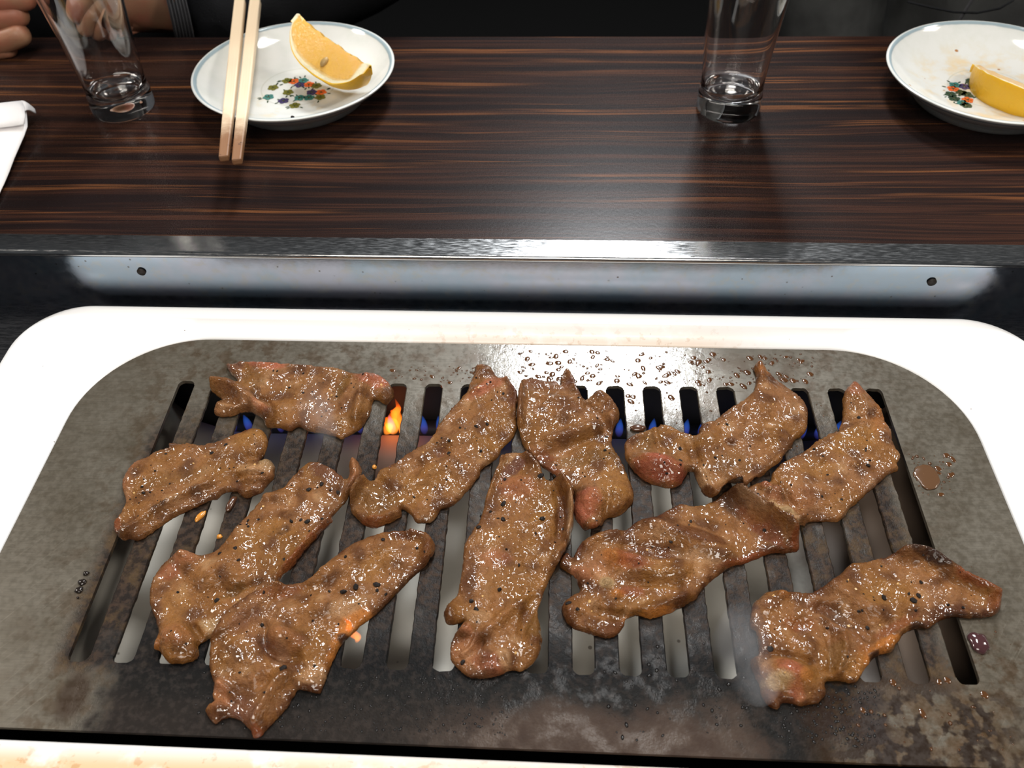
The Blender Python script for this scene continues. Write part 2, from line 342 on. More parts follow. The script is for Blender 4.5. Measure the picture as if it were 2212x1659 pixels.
def mat_tray():
    m = NT('tray_enamel'); x, y, z = m.xyz(); n = m.noise(0.8, 4, 0.6)
    f = m.step(m.add(x, m.mul(m.sub(n, 0.5), 3.0)), 6.2, 8.6); sp = m.mul(m.step(m.vor(1.3), 0.05, 0.09, 1.0, 0.0), 0.7)
    c = m.mix(f, m.mix(m.mul(n, 0.6), (0.66, 0.63, 0.56), (0.50, 0.46, 0.38)), (0.15, 0.105, 0.075))
    return m.set(color=m.mix(sp, c, (0.08, 0.05, 0.03)), rough=0.55)
M['tray'] = mat_tray()
M['burner'] = plain('black_iron', (0.012, 0.012, 0.013), 0.55)
M['soot'] = plain('sooty_steel', (0.02, 0.019, 0.018), 0.6)
M['pepper'] = plain('pepper', (0.010, 0.007, 0.006), 0.6, spec=0.2)
M['sesame'] = plain('garlic_bit', (0.55, 0.33, 0.12), 0.35)
M['grease'] = NT('brown_grease').set(color=(0.075, 0.030, 0.010), rough=0.12, spec=0.5, coat=0.5)
M['carbon'] = plain('carbon_grit', (0.010, 0.009, 0.009), 0.28)
M['oil'] = NT('dark_oil').set(color=(0.016, 0.012, 0.010), rough=0.06, spec=0.5)
M['black_cloth'] = mat_fabric('black_cloth', (0.006, 0.0065, 0.008))
M['charcoal_cloth'] = mat_fabric('charcoal_cloth', (0.050, 0.052, 0.052), 20)
M['knit'] = mat_fabric('grey_knit', (0.055, 0.055, 0.060), 10)
M['paper'] = plain('paper', (0.86, 0.84, 0.84), 0.75)
M['hole'] = plain('screw_hole_dark', (0.018, 0.012, 0.008), 0.6)
M['floor'] = plain('floor_dark', (0.006, 0.006, 0.006), 0.8, spec=0.05)
M['wallm'] = plain('dark_panel', (0.003, 0.003, 0.0035), 0.9, spec=0.05)
M['flame_blue'] = mat_flame('gas_flame_blue', (0.12, 0.06, 0.5), (0.05, 0.20, 1.0), 85, 0.0, 0.6)
M['flame_orange'] = mat_flame('gas_flame_orange', (1.0, 0.26, 0.02), (1.0, 0.10, 0.004), 420, 0.1, 0.95)

# ------------------------------------------------------------------ room
T = 1.7                                  # table top above the grill plate
ZF = -0.70/S
tag(bm_obj('floor', box_bm(-190, 190, -160, 194, ZF-3, ZF), M['floor'], smooth=False), kind='structure')
tag(bm_obj('wall_back', box_bm(-190, 190, 190, 194, ZF, 150), M['wallm'], smooth=False), kind='structure')

# ------------------------------------------------------------------ table with a sunken grill
table = empty('grill_table', Wp(0, 2, ZF), 'dark rosewood laminate table with a steel lined grill recess', 'table')
YB = 3.44                                # back wall of the recess
def strip_y(x): return -0.011*x
def slab(name, x0, x1, y0, y1, z0, z1, mat, bev=None, seg=1):
    bm = box_bm(x0, x1, y0, y1, z0, z1)
    for v in bm.verts: v.co.y += -0.011*v.co.x
    o = under(bm_obj(name, bm, mat, None, smooth=False), table)
    if bev: bevel_mod(o, bev*S, 3)
    return o
slab('tabletop', -40, 40, YB+0.80, 17.1, T-1.4, T, M['wood'], 0.06)
slab('tabletop', -40, -21.5, -13.5, YB+0.80, T-1.4, T, M['wood'], 0.06)
slab('tabletop', 21.5, 40, -13.5, YB+0.80, T-1.4, T, M['wood'], 0.06)
slab('tabletop', -40, 40, -30, -13.5, T-1.4, T, M['wood'], 0.06)
# steel edging: flat strip with a rolled lip
def extr_x(name, prof, x0, x1, mat, n=40, closed=True):
    vs, fs = [], []; m = len(prof)
    for k in range(n+1):
        x = x0+(x1-x0)*k/n
        for (y, z) in prof: vs.append(Wp(x, y-0.011*x, z))
    for k in range(n):
        for i in range(m if closed else m-1):
            j = (i+1) % m; fs.append((k*m+i, (k+1)*m+i, (k+1)*m+j, k*m+j))
    fs.append(tuple(range(m))[::-1]); fs.append(tuple(n*m+i for i in range(m)))
    o = mesh_obj(name, vs, fs, mat); bm = bmesh.new(); bm.from_mesh(o.data); bmesh.ops.recalc_face_normals(bm, faces=bm.faces); bm.to_mesh(o.data); bm.free()
    m2 = o.modifiers.new('wn', 'WEIGHTED_NORMAL'); m2.keep_sharp = True
    o.data.set_sharp_from_angle(angle=0.7)
    return o
lip = [(YB+0.80, T+0.015), (YB+0.09, T+0.015)]
lip += [(YB+0.09-0.12*math.sin(a), T-0.105+0.12*math.cos(a)) for a in [math.radians(15*k) for k in range(1, 9)]]
lip += [(YB+0.05, T-0.20), (YB+0.80, T-0.20)]
under(extr_x('metal_trim', lip, -21.5, 21.5, M['trim']), table)
ZR = -0.55                               # floor of the recess
slab('recess_wall', -21.5, 21.5, YB, YB+0.12, ZR, T-0.17, M['wall_steel'])
slab('recess_wall', -21.5, -21.3, -13.5, YB, ZR, T-0.02, M['dark_steel'])
slab('recess_wall', 21.3, 21.5, -13.5, YB, ZR, T-0.02, M['dark_steel'])
slab('recess_wall', -21.5, 21.5, -13.5, -13.4, ZR, T-0.02, M['dark_steel'])
# recess floor: a frame, open in the middle where the grill body hangs
for (x0, x1, y0, y1) in ((-21.5, 21.5, 1.7, YB+0.1), (-21.5, -13.0, -11.0, 1.7), (12.4, 21.5, -11.0, 1.7), (-21.5, 21.5, -13.5, -11.0)):
    slab('recess_floor', x0, x1, y0, y1, ZR-0.15, ZR, M['dark_steel'])
for x in (-11.67, 11.69):
    o = bm_obj('screw_hole', tube([Wp(x, YB-strip_y(-x)*0-0.011*x-0.01, 0.98), Wp(x, YB-0.011*x-0.045, 0.98)], 0.13*S, 20), M['hole']); under(o, table)
for (x, y) in ((-36, -26), (36, -26), (-36, 14), (36, 14)):
    slab('leg', x-1.6, x+1.6, y-1.6, y+1.6, ZF, T-1.4, M['dark_steel'], 0.2)

# ------------------------------------------------------------------ white enamel surround
OUT = [skew(p) for p in rrect(-15.25, 14.55, -13.2, 2.95, 2.0, 16)]
surround = None
def loft(name, loops, mat, closed_v=True, parent=None):
    vs, fs = [], []; n = len(loops[0])
    for L in loops:
        for p in L: vs.append(Wp(*p))
    m = len(loops)
    for i in range(m if closed_v else m-1):
        j = (i+1) % m
        for k in range(n):
            k2 = (k+1) % n; fs.append((i*n+k, i*n+k2, j*n+k2, j*n+k))
    o = mesh_obj(name, vs, fs, mat, parent)
    bm = bmesh.new(); bm.from_mesh(o.data); bmesh.ops.recalc_face_normals(bm, faces=bm.faces); bm.to_mesh(o.data); bm.free()
    o.data.polygons.foreach_set('use_smooth', [True]*len(o.data.polygons)); return o
def ring_loop(dx0, dx1, dy0, dy1, r, z, n=16):
    return [(*skew(p), z) for p in rrect(-15.25+dx0, 14.55-dx1, -13.2+dy0, 2.95-dy1, r, n)]
inn = lambda e, z: [(*skew(p), z) for p in rrect(-12.44-e, 11.84+e, -10.04-e, 1.60+e, (1.6, 3.24, 3.24, 1.6), 16)]
loops = [ring_loop(0.1, 0.1, 0.1, 0.1, 1.9, -0.53), ring_loop(0, 0, 0, 0, 2.0, -0.15), ring_loop(0.03, 0.03, 0.03, 0.03, 2.0, 0.0), ring_loop(0.14, 0.14, 0.14, 0.14, 1.9, 0.11),
         ring_loop(0.42, 0.42, 0.30, 0.30, 1.8, 0.22), ring_loop(0.85, 0.85, 0.48, 0.48, 1.8, 0.27), ring_loop(1.2, 1.2, 0.7, 0.7, 1.8, 0.27),
         inn(0.62, 0.20), inn(0.28, 0.10), inn(0.06, 0.0), inn(0.0, -0.08), inn(0.0, -0.53)]
for L in loops[:3]:                      # chipped outer edge on the left
    for i, p in enumerate(L):
        if p[0] < -14.2: L[i] = (p[0]+0.10*max(0, mnoise.noise((p[0]*2.1, p[1]*2.6, 3.3))), p[1], p[2])
surround = loft('grill_surround', loops, M['enamel'])
tag(surround, 'white enamelled frame around the grill plate with scorched grease marks', 'grill frame')

# ------------------------------------------------------------------ slotted grill plate
plate = empty('grill_plate', Wp(0, -4, -0.11), 'slotted steel grill plate covered with grilled meat', 'grill plate')
NS, SL, SW, SR, PT = 20, 8.26, 0.47, 0.15, 0.11
def plate_rim():
    outer = [skew(p) for p in rrect(-12.40, 11.80, -9.82, 1.56, (1.6, 3.2, 3.2, 1.6), 20)]
    top, bot = [], []
    for i in range(NS):
        x = i-(NS-1)/2
        for k in range(7):
            a = math.radians(180-90*k/6); top.append((x-SW/2+SR+SR*math.cos(a), -SR+SR*math.sin(a)))
        for k in range(7):
            a = math.radians(90-90*k/6); top.append((x+SW/2-SR+SR*math.cos(a), -SR+SR*math.sin(a)))
        for k in range(7):
            a = math.radians(180+90*k/6); bot.append((x-SW/2+SR+SR*math.cos(a), -SL+SR+SR*math.sin(a)))
        for k in range(7):
            a = math.radians(270+90*k/6); bot.append((x+SW/2-SR+SR*math.cos(a), -SL+SR+SR*math.sin(a)))
    jag = lambda p: (p[0]+0.014*mnoise.noise((p[0]*9, p[1]*9, 0)), p[1]+0.025*mnoise.noise((p[0]*8, p[1]*8, 5)))
    inner = [jag(p) for p in top] + [jag(p) for p in bot[::-1]]
    bm = bmesh.new(); es = []
    for loop in (outer, inner):
        vs = [bm.verts.new(Wp(p[0], p[1], 0)) for p in loop]
        es += [bm.edges.new((vs[i], vs[(i+1) % len(vs)])) for i in range(len(vs))]
    bmesh.ops.triangle_fill(bm, use_beauty=True, use_dissolve=False, edges=es)
    r = bmesh.ops.extrude_face_region(bm, geom=bm.faces[:])
    for v in [g for g in r['geom'] if isinstance(g, bmesh.types.BMVert)]: v.co.z -= PT*S
    bmesh.ops.recalc_face_normals(bm, faces=bm.faces)
    o = bm_obj('plate_rim', bm, M['plate'], None, smooth=False); return bevel_mod(o, 0.022*S, 2, 0.9)
under(plate_rim(), plate)
for i in range(NS-1):
    x = i-(NS-2)/2; w = 1-SW; n = 90
    vs, fs = [], []
    for k in range(n+1):
        t = k/n; y = -SR-(SL-2*SR)*t
        e = min(1, 6*t, 6*(1-t))
        wl = (0.020*mnoise.noise((x*3.1, y*5, 1))+0.016*mnoise.noise((x*3.1, y*14, 1)))*e
        wr = (0.020*mnoise.noise((x*3.1, y*5, 9))+0.016*mnoise.noise((x*3.1, y*14, 9)))*e
        xs = [-w/2+wl, -w/2+wl, -w/2+wl+0.022, -w/6, w/6, w/2+wr-0.022, w/2+wr, w/2+wr]
        zs = [-PT, -0.022, 0, 0, 0, 0, -0.022, -PT]
        for q, (a, b) in enumerate(zip(xs, zs)):
            if q in (2, 3, 4, 5): b += e*0.016*max(0, mnoise.noise((x*5+a*6, y*6, 2)))
            vs.append(Wp(x+a, y, b))
    for k in range(n):
        for j in range(8):
            j2 = (j+1) % 8; fs.append((k*8+j, (k+1)*8+j, (k+1)*8+j2, k*8+j2))
    fs.append(tuple(range(8))); fs.append(tuple(n*8+j for j in range(8))[::-1])
    o = mesh_obj('grill_bar', vs, fs, M['plate'], None, smooth=False); under(o, plate)
# grease beads on the plate: countless
def beads(spec, mat, name, parent, seed):
    rnd = random.Random(seed); bm = bmesh.new()
    for (n, px0, px1, py0, py1, r0, r1) in spec:
        k = 0
        while k < n:
            px, py = rnd.uniform(px0, px1), rnd.uniform(py0, py1); p = on(px, py, 0); k += 1
            if p[1] < -9.6 or p[1] > 1.35: continue
            fx = p[0]+9.5
            if -SL-0.05 < p[1] < 0.08 and -0.3 < fx < 19.3 and abs(fx-round(fx)) < SW/2+0.10: continue
            r = r0+(r1-r0)*rnd.random()**3; a = rnd.uniform(0.75, 1.4); th = rnd.uniform(0, 3.14)
            mtx = Matrix.Translation(Wp(p[0], p[1], 0.0)) @ Matrix.Rotation(th, 4, 'Z') @ Matrix.Diagonal((r*a*S, r/a*S, r*0.16*S, 1))
            bmesh.ops.create_icosphere(bm, subdivisions=1 if r < 0.06 else 2, radius=1, matrix=mtx)
    o = bm_obj(name, bm, mat); under(o, parent); o['kind'] = 'stuff'; return o
beads([(320, 1120, 1520, 758, 832, 0.015, 0.10), (120, 1500, 1760, 765, 835, 0.02, 0.11), (70, 1330, 1540, 835, 930, 0.02, 0.10), (60, 830, 1030, 790, 830, 0.02, 0.08),
       (60, 1620, 1850, 860, 1000, 0.02, 0.07), (40, 1850, 2212, 1460, 1640, 0.02, 0.09), (50, 1940, 2060, 980, 1080, 0.02, 0.09), (50, 1900, 2200, 1200, 1400, 0.01, 0.04)], M['grease'], 'grease_bead', plate, 3)
beads([(420, 1680, 1900, 1480, 1640, 0.012, 0.045), (420, 740, 1100, 1460, 1600, 0.012, 0.04), (160, 1300, 1640, 1340, 1640, 0.015, 0.06), (160, 420, 760, 1450, 1600, 0.012, 0.04)], M['carbon'], 'carbon_bead', plate, 4)

# ------------------------------------------------------------------ below the plate: tray, burner, flames
ZT = -3.0
prof = [(0.55, ZT)] + [(0.55-7.0*k/8, ZT-0.02*math.sin(k/8*3.14)) for k in range(1, 9)] + [(-6.45-2.1*math.sin(a), ZT+1.9*(1-math.cos(a))) for a in [math.radians(9*k) for k in range(1, 10)]]
vs, fs = [], []; nx = 24
for dz in (0, -0.08):
    for k in range(nx+1):
        x = -10.95+21.6*k/nx; e_ = min(k, nx-k); lift = (2.1, 0.55, 0.08)[e_] if e_ < 3 else 0.0
        for (y, z) in prof: vs.append(Wp(x, y, min(z+lift, -0.9)+dz))
m_ = len(prof); off = (nx+1)*m_
for k in range(nx):
    for i in range(m_-1):
        a = k*m_+i; fs.append((a, a+m_, a+m_+1, a+1)); fs.append((off+a, off+a+1, off+a+m_+1, off+a+m_))
for k in range(nx):
    a = k*m_; fs.append((a, off+a, off+a+m_, a+m_)); a = k*m_+m_-1; fs.append((a, a+m_, off+a+m_, off+a))
for i in range(m_-1):
    fs.append((i, i+1, off+i+1, off+i)); a = nx*m_+i; fs.append((a, off+a, off+a+1, a+1))
tray = mesh_obj('drip_tray', vs, fs, M['tray'])
tag(tray, 'pale grey curved drip tray seen through the slots of the grill', 'tray')
fire = empty('fire_box', Wp(0, -4, -5), 'black iron fire box hanging below the grill plate', 'fire box')
for nm, a in (('side_panel', (-12.0, -11.8, -10.1, 1.4)), ('side_panel', (11.2, 11.4, -10.1, 1.4)), ('back_panel', (-11.8, 11.2, 1.2, 1.4)), ('front_panel', (-11.8, 11.2, -10.1, -9.9))):
    under(bm_obj(nm, box_bm(*a, -5, -0.58), M['soot'], smooth=False), fire)
under(bm_obj('bottom_panel', box_bm(-12, 11.4, -10.1, 1.4, -5.2, -5), M['soot'], smooth=False), fire)
burner = empty('gas_burner', Wp(0, 0.9, -3.2), 'black iron gas burner with a row of blue flames at the back', 'burner')
bt = tube([Wp(-9.6, 0.86, -3.05), Wp(-9.55, 0.86, -3.05), Wp(9.6, 0.80, -3.05), Wp(9.65, 0.80, -3.05)], [0.22*S, 0.30*S, 0.30*S, 0.22*S], 20)
under(bm_obj('burner_pipe', bt, M['burner']), burner)
under(bm_obj('heat_shield', box_bm(-10.2, 9.9, 0.56, 0.60, -3.25, -3.02), M['burner'], smooth=False), burner)
def flame_mesh(name, p, r, h, mat, wob=0.0, seed=0, lean=(0, 0)):
    vs, fs = [], []; n, m = 12, 14
    for i in range(m+1):
        t = i/m; rr = r*(math.sin(math.pi*min(1, 0.12+t*0.88))**0.8)*(1-0.45*t)
        if i == 0: rr = r*0.35
        if i == m: rr = 0.001
        ox = lean[0]*t*t+wob*mnoise.noise((seed, t*3, 0)); oy = lean[1]*t*t+wob*mnoise.noise((seed, t*3, 7))
        for k in range(n):
            a = 2*math.pi*k/n; q = 1+0.35*wob*4*mnoise.noise((seed+math.cos(a), math.sin(a), t*4)) if wob else 1
            vs.append(Wp(p[0]+ox+rr*q*math.cos(a), p[1]+oy+rr*q*math.sin(a), p[2]+h*t))
    for i in range(m):
        for k in range(n): fs.append((i*n+k, i*n+(k+1) % n, (i+1)*n+(k+1) % n, (i+1)*n+k))
    fs.append(tuple(range(n))[::-1]); fs.append(tuple(m*n+k for k in range(n)))
    return mesh_obj(name, vs, fs, mat)
for k in range(38):
    x = -9.1+18.4*k/37
    o = flame_mesh('blue_flame', (x, 0.62, -2.98), 0.15, 0.95+0.2*mnoise.noise((k*1.7, 0, 0)), M['flame_blue'], lean=(0, -0.05)); under(o, burner)
fp = on(852, 935, -2.9)
for (dx, r, h, s) in ((0.0, 0.26, 1.0, 1), (0.22, 0.20, 1.6, 5), (-0.16, 0.18, 0.7, 9)):
    o = flame_mesh('orange_flame', (fp[0]+dx, fp[1]+0.02, -2.9), r, h, M['flame_orange'], 0.18, s); under(o, burner); o['label'] = 'orange flame'
fp = on(768, 1385, -0.30)
o = flame_mesh('flare_flame', (fp[0], fp[1]+0.05, -0.42), 0.11, 1.0, M['flame_orange'], 0.12, 13, (-0.15, 0.1))
tag(o, 'small orange flame flaring up at the edge of the front left slice', 'flame')

# ------------------------------------------------------------------ meat
PAL = dict(pink=(0.50, 0.150, 0.105), red=(0.30, 0.045, 0.040), char=(0.030, 0.012, 0.007), brown=(0.130, 0.048, 0.016), ochre=(0.33, 0.165, 0.045),
           fat=(0.55, 0.36, 0.22), orange=(0.50, 0.20, 0.045), rust=(0.22, 0.062, 0.020), pale=(0.56, 0.44, 0.28), purple=(0.12, 0.045, 0.04), salmon=(0.52, 0.23, 0.13), olive=(0.17, 0.09, 0.022))
def nz(x, y, z=0.0): return mnoise.noise((x, y, z))
def in_poly(P, poly):
    x, y = P[:, 0], P[:, 1]; c = np.zeros(len(P), bool); n = len(poly)
    for i in range(n):
        x0, y0 = poly[i]; x1, y1 = poly[(i+1) % n]
        if y0 == y1: continue
        c ^= ((y0 > y) != (y1 > y)) & (x < (x1-x0)*(y-y0)/(y1-y0)+x0)
    return c
def seg_dist(P, pl):
    d = np.full(len(P), 1e9)
    for i in range(len(pl)-1):
        a, b = np.array(pl[i], float), np.array(pl[i+1], float); ab = b-a; L = max(ab@ab, 1e-9)
        t = np.clip(((P-a)@ab)/L, 0, 1); q = a+t[:, None]*ab; d = np.minimum(d, np.hypot(*(P-q).T))
    return d
def catmull(pts, closed, step):
    P = np.array(pts, float); n = len(P); out = []
    for i in range(n if closed else n-1):
        if closed: p0, p1, p2, p3 = P[(i-1) % n], P[i], P[(i+1) % n], P[(i+2) % n]
        else: p0, p1, p2, p3 = P[max(i-1, 0)], P[i], P[i+1], P[min(i+2, n-1)]
        k = max(1, int(np.linalg.norm(p2-p1)/step))
        for j in range(k):
            t = j/k; a = 0.5
            out.append(0.5*((2*p1)+(-p0+p2)*t+(2*p0-5*p1+4*p2-p3)*t*t+(-p0+3*p1-3*p2+p3)*t**3))
    return np.array(out)
tops = []                                # (XY, Z) of the slices already laid
def slice_of_meat(label, crop, outline, feats=(), spots=(), peppers=(), thick=0.15, seed=0, browned=0.5, tone=0.0):
    ox, oy, sc = crop; stp = 3.0
    px = lambda q: (np.asarray(q, float)/sc)+np.array([ox, oy])
    ol = catmull(px(outline), True, stp)
    ol = ol + np.array([[1.6*nz(p[0]*0.07, p[1]*0.07, seed)+1.2*nz(p[0]*0.2, p[1]*0.2, seed+5), 1.6*nz(p[0]*0.07, p[1]*0.07, seed+9)+1.2*nz(p[0]*0.2, p[1]*0.2, seed+3)] for p in ol])
    lo, hi = ol.min(0), ol.max(0); rnd = np.random.RandomState(seed)
    gx, gy = np.meshgrid(np.arange(lo[0], hi[0], stp), np.arange(lo[1], hi[1], stp)); gx = gx + (np.arange(gx.shape[0]) % 2)[:, None]*stp*0.5
    G = np.stack([gx.ravel(), gy.ravel()], 1)+rnd.uniform(-0.7, 0.7, (gx.size, 2))
    G = G[in_poly(G, ol)]; D = np.full(len(G), 1e9)
    for p in ol: D = np.minimum(D, np.hypot(G[:, 0]-p[0], G[:, 1]-p[1]))
    G = G[D > 1.5]
    nb = len(ol); P = np.vstack([ol, G])
    vv, ee, ff, ov, oe, of = delaunay_2d_cdt([Vector(p) for p in P], [(i, (i+1) % nb) for i in range(nb)], [], 1, 1e-4)
    Q = np.array([(v.x, v.y) for v in vv]); tri = [tuple(f) for f in ff if len(f) == 3]
    W = np.array([on(q[0], q[1], 0.12)[:2] for q in Q]); B = np.array([on(q[0], q[1], 0.12)[:2] for q in ol])
    n = len(Q); d = np.full(n, 1e9)
    for b in B: d = np.minimum(d, np.hypot(W[:, 0]-b[0], W[:, 1]-b[1]))
    # directed boundary edges
    cnt = {}
    for f in tri:
        for a, b in ((f[0], f[1]), (f[1], f[2]), (f[2], f[0])): cnt[(a, b)] = 1
    bed = [(a, b) for (a, b) in cnt if (b, a) not in cnt]
    onb = np.zeros(n, bool)
    for a, b in bed: onb[a] = onb[b] = True
    d[onb] = 0
    # lift over slices already lying there
    base = np.full(n, 0.02)
    for (XY, Z) in tops:
        a0, a1 = XY.min(0)-0.3, XY.max(0)+0.3
        for i in np.nonzero((W[:, 0] > a0[0]) & (W[:, 0] < a1[0]) & (W[:, 1] > a0[1]) & (W[:, 1] < a1[1]))[0]:
            dd = (XY[:, 0]-W[i, 0])**2+(XY[:, 1]-W[i, 1])**2; sel = dd < 0.03
            if sel.any(): base[i] = max(base[i], Z[sel].max()+0.01)
    nbr = [[] for _ in range(n)]
    for a, b in cnt: nbr[a].append(b)
    if base.max() > 0.03:
        hard = base.copy()
        for it in range(10):
            base = np.array([base[i]*0.4+0.6*np.mean(base[nbr[i]]) if nbr[i] else base[i] for i in range(n)]); base = np.maximum(base, hard)
    # gentle waviness of the whole slice, then edge profile, lumps and features
    wav = np.array([0.5+0.5*nz(w[0]*0.55, w[1]*0.55, seed*1.3) for w in W])
    base = base + 0.10*wav*np.clip(d/0.5, 0.25, 1)
    tt = thick*np.array([1+0.35*nz(w[0]*0.9, w[1]*0.9, seed+20) for w in W])
    prof = np.sqrt(np.clip(1-(1-np.clip(d/0.12, 0, 1))**2, 0, 1))
    top = base+0.03+(tt-0.03)*prof
    fade = np.clip(d/0.12, 0, 1)
    top += fade*np.array([0.065*nz(w[0]*1.6, w[1]*1.6, seed+40)+0.036*nz(w[0]*4, w[1]*4, seed+50)+0.014*nz(w[0]*10, w[1]*10, seed+60) for w in W])
    Qc = (Q-np.array([ox, oy]))*sc
    up = np.zeros(n)
    for f in feats:
        if f[0] == 'b':
            _, x, y, rx, ry, ang, h = f; c, s = math.cos(math.radians(ang)), math.sin(math.radians(ang))
            u = ((Qc[:, 0]-x)*c+(Qc[:, 1]-y)*s)/rx; v = (-(Qc[:, 0]-x)*s+(Qc[:, 1]-y)*c)/ry
            top += 1.4*h*np.exp(-(u*u+v*v)*1.2)*np.clip(d/0.06, 0.15, 1)
        elif f[0] == 'r':
            _, pl, w, h = f; top += 1.4*h*np.exp(-(seg_dist(Qc, catmull(pl, False, 15) if len(pl) > 2 else pl)/w)**2*1.2)*np.clip(d/0.05, 0.3, 1)
        elif f[0] == 'u':                # curled up edge: both faces rise
            _, pl, w, h = f; q = h*np.exp(-(seg_dist(Qc, pl)/w)**2*1.2); top += q; base = base+q
    # smooth steps such as stepped folds come from ridges; keep the underside below the top
    top = np.maximum(top, 0.035+0.05*prof)
    bot = np.maximum(base, 0.0); bot = np.maximum(np.minimum(bot, top-0.025), 0.004); 
    mn = bot.min()
    # colours
    t1 = np.array([nz(w[0]*0.8, w[1]*0.8, seed+70) for w in W]); t2 = np.array([nz(w[0]*2.3, w[1]*2.3, seed+80) for w in W]); t3 = np.array([nz(w[0]*6, w[1]*6, seed+90) for w in W])
    col = np.tile(np.array([0.300, 0.146, 0.056]), (n, 1))
    def blend(col, c, f): f = np.clip(f, 0, 1)[:, None]; return col*(1-f)+np.array(c)*f
    col = blend(col, (0.32, 0.165, 0.082), (t1+0.05)*1.5)
    col = blend(col, (0.255, 0.122, 0.034), (-t1+0.02+tone)*2.4)
    col = blend(col, (0.135, 0.058, 0.022), (t2-0.05)*2.4)
    col = blend(col, PAL['fat'], (-t2-0.28)*1.6)
    eb = np.exp(-(d/(0.16+0.10*(t2+0.3)))**2)*(0.55+0.9*t1+0.6*t3)*browned*1.5
    col = blend(col, (0.085, 0.028, 0.009), eb*1.15)
    for (x, y, rx, ry, ang, key, st) in spots:
        c, s = math.cos(math.radians(ang)), math.sin(math.radians(ang))
        u = ((Qc[:, 0]-x)*c+(Qc[:, 1]-y)*s)/rx; v = (-(Qc[:, 0]-x)*s+(Qc[:, 1]-y)*c)/ry
        rr = np.sqrt(u*u+v*v)+0.45*t2+0.3*t3
        col = blend(col, PAL[key], st*(0.8 if key in ('pink', 'red', 'salmon') else 1.15)*np.clip((1.25-rr)/0.5, 0, 1))
    vs = [(W[i, 0]*S, W[i, 1]*S, top[i]*S) for i in range(n)]+[(W[i, 0]*S, W[i, 1]*S, bot[i]*S) for i in range(n)]
    # triangles come counter-clockwise in image space (y down), i.e. clockwise seen from above
    fs = []
    for f in tri:
        a, b, c = f; cr = (W[b, 0]-W[a, 0])*(W[c, 1]-W[a, 1])-(W[b, 1]-W[a, 1])*(W[c, 0]-W[a, 0])
        if cr < 0: a, b, c = a, c, b
        fs.append((a, b, c)); fs.append((n+a, n+c, n+b))
    for a, b in bed: fs.append((a, b, n+b, n+a))
    o = mesh_obj('grilled_meat_slice', vs, fs, M['meat'])
    bm = bmesh.new(); bm.from_mesh(o.data); bmesh.ops.recalc_face_normals(bm, faces=bm.faces); bm.to_mesh(o.data); bm.free()
    o.data.polygons.foreach_set('use_smooth', [True]*len(o.data.polygons))
    at = o.data.color_attributes.new('col', 'FLOAT_COLOR', 'POINT')
    col = col*np.array((0.70, 0.60, 0.465))
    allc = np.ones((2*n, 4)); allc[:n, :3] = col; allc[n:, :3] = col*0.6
    at.data.foreach_set('color', allc.ravel())
    tag(o, label, 'meat', 'grilled meat slices on the plate')
    tops.append((W.copy(), top.copy()))
    # pepper and garlic bits pressed into the surface
    for key, nm, many in (('pepper', 'pepper_speck', 22), ('sesame', 'garlic_bit', 9)):
        bm = bmesh.new(); r2 = random.Random(seed*7+len(nm))
        inner = np.nonzero(d > 0.12)[0]
        pts = []
        if key == 'pepper':
            for (x, y, r) in peppers:
                i = int(np.argmin((Qc[:, 0]-x)**2+(Qc[:, 1]-y)**2)); pts.append((i, 0.5*r/sc/60))
        for k in range(many): pts.append((int(r2.choice(list(inner))), 0.012+0.030*r2.random()**2.5))
        for i, r in pts:
            mt = Matrix.Translation((W[i, 0]*S, W[i, 1]*S, (top[i]+r*0.15)*S)) @ Matrix.Rotation(r2.uniform(0, 3.1), 4, 'Z') @ Matrix.Rotation(r2.uniform(-.5, .5), 4, 'X') @ Matrix.Diagonal((r*S*r2.uniform(0.8, 1.3), r*S*r2.uniform(0.7, 1), r*S*r2.uniform(0.45, 0.8), 1))
            bmesh.ops.create_icosphere(bm, subdivisions=1, radius=1, matrix=mt)
        for v in bm.verts: v.co += Vector((r2.uniform(-1, 1), r2.uniform(-1, 1), r2.uniform(-1, 1)))*0.008*S
        c = bm_obj(nm, bm, M[key], o, smooth=False); c['kind'] = 'stuff'
    return o

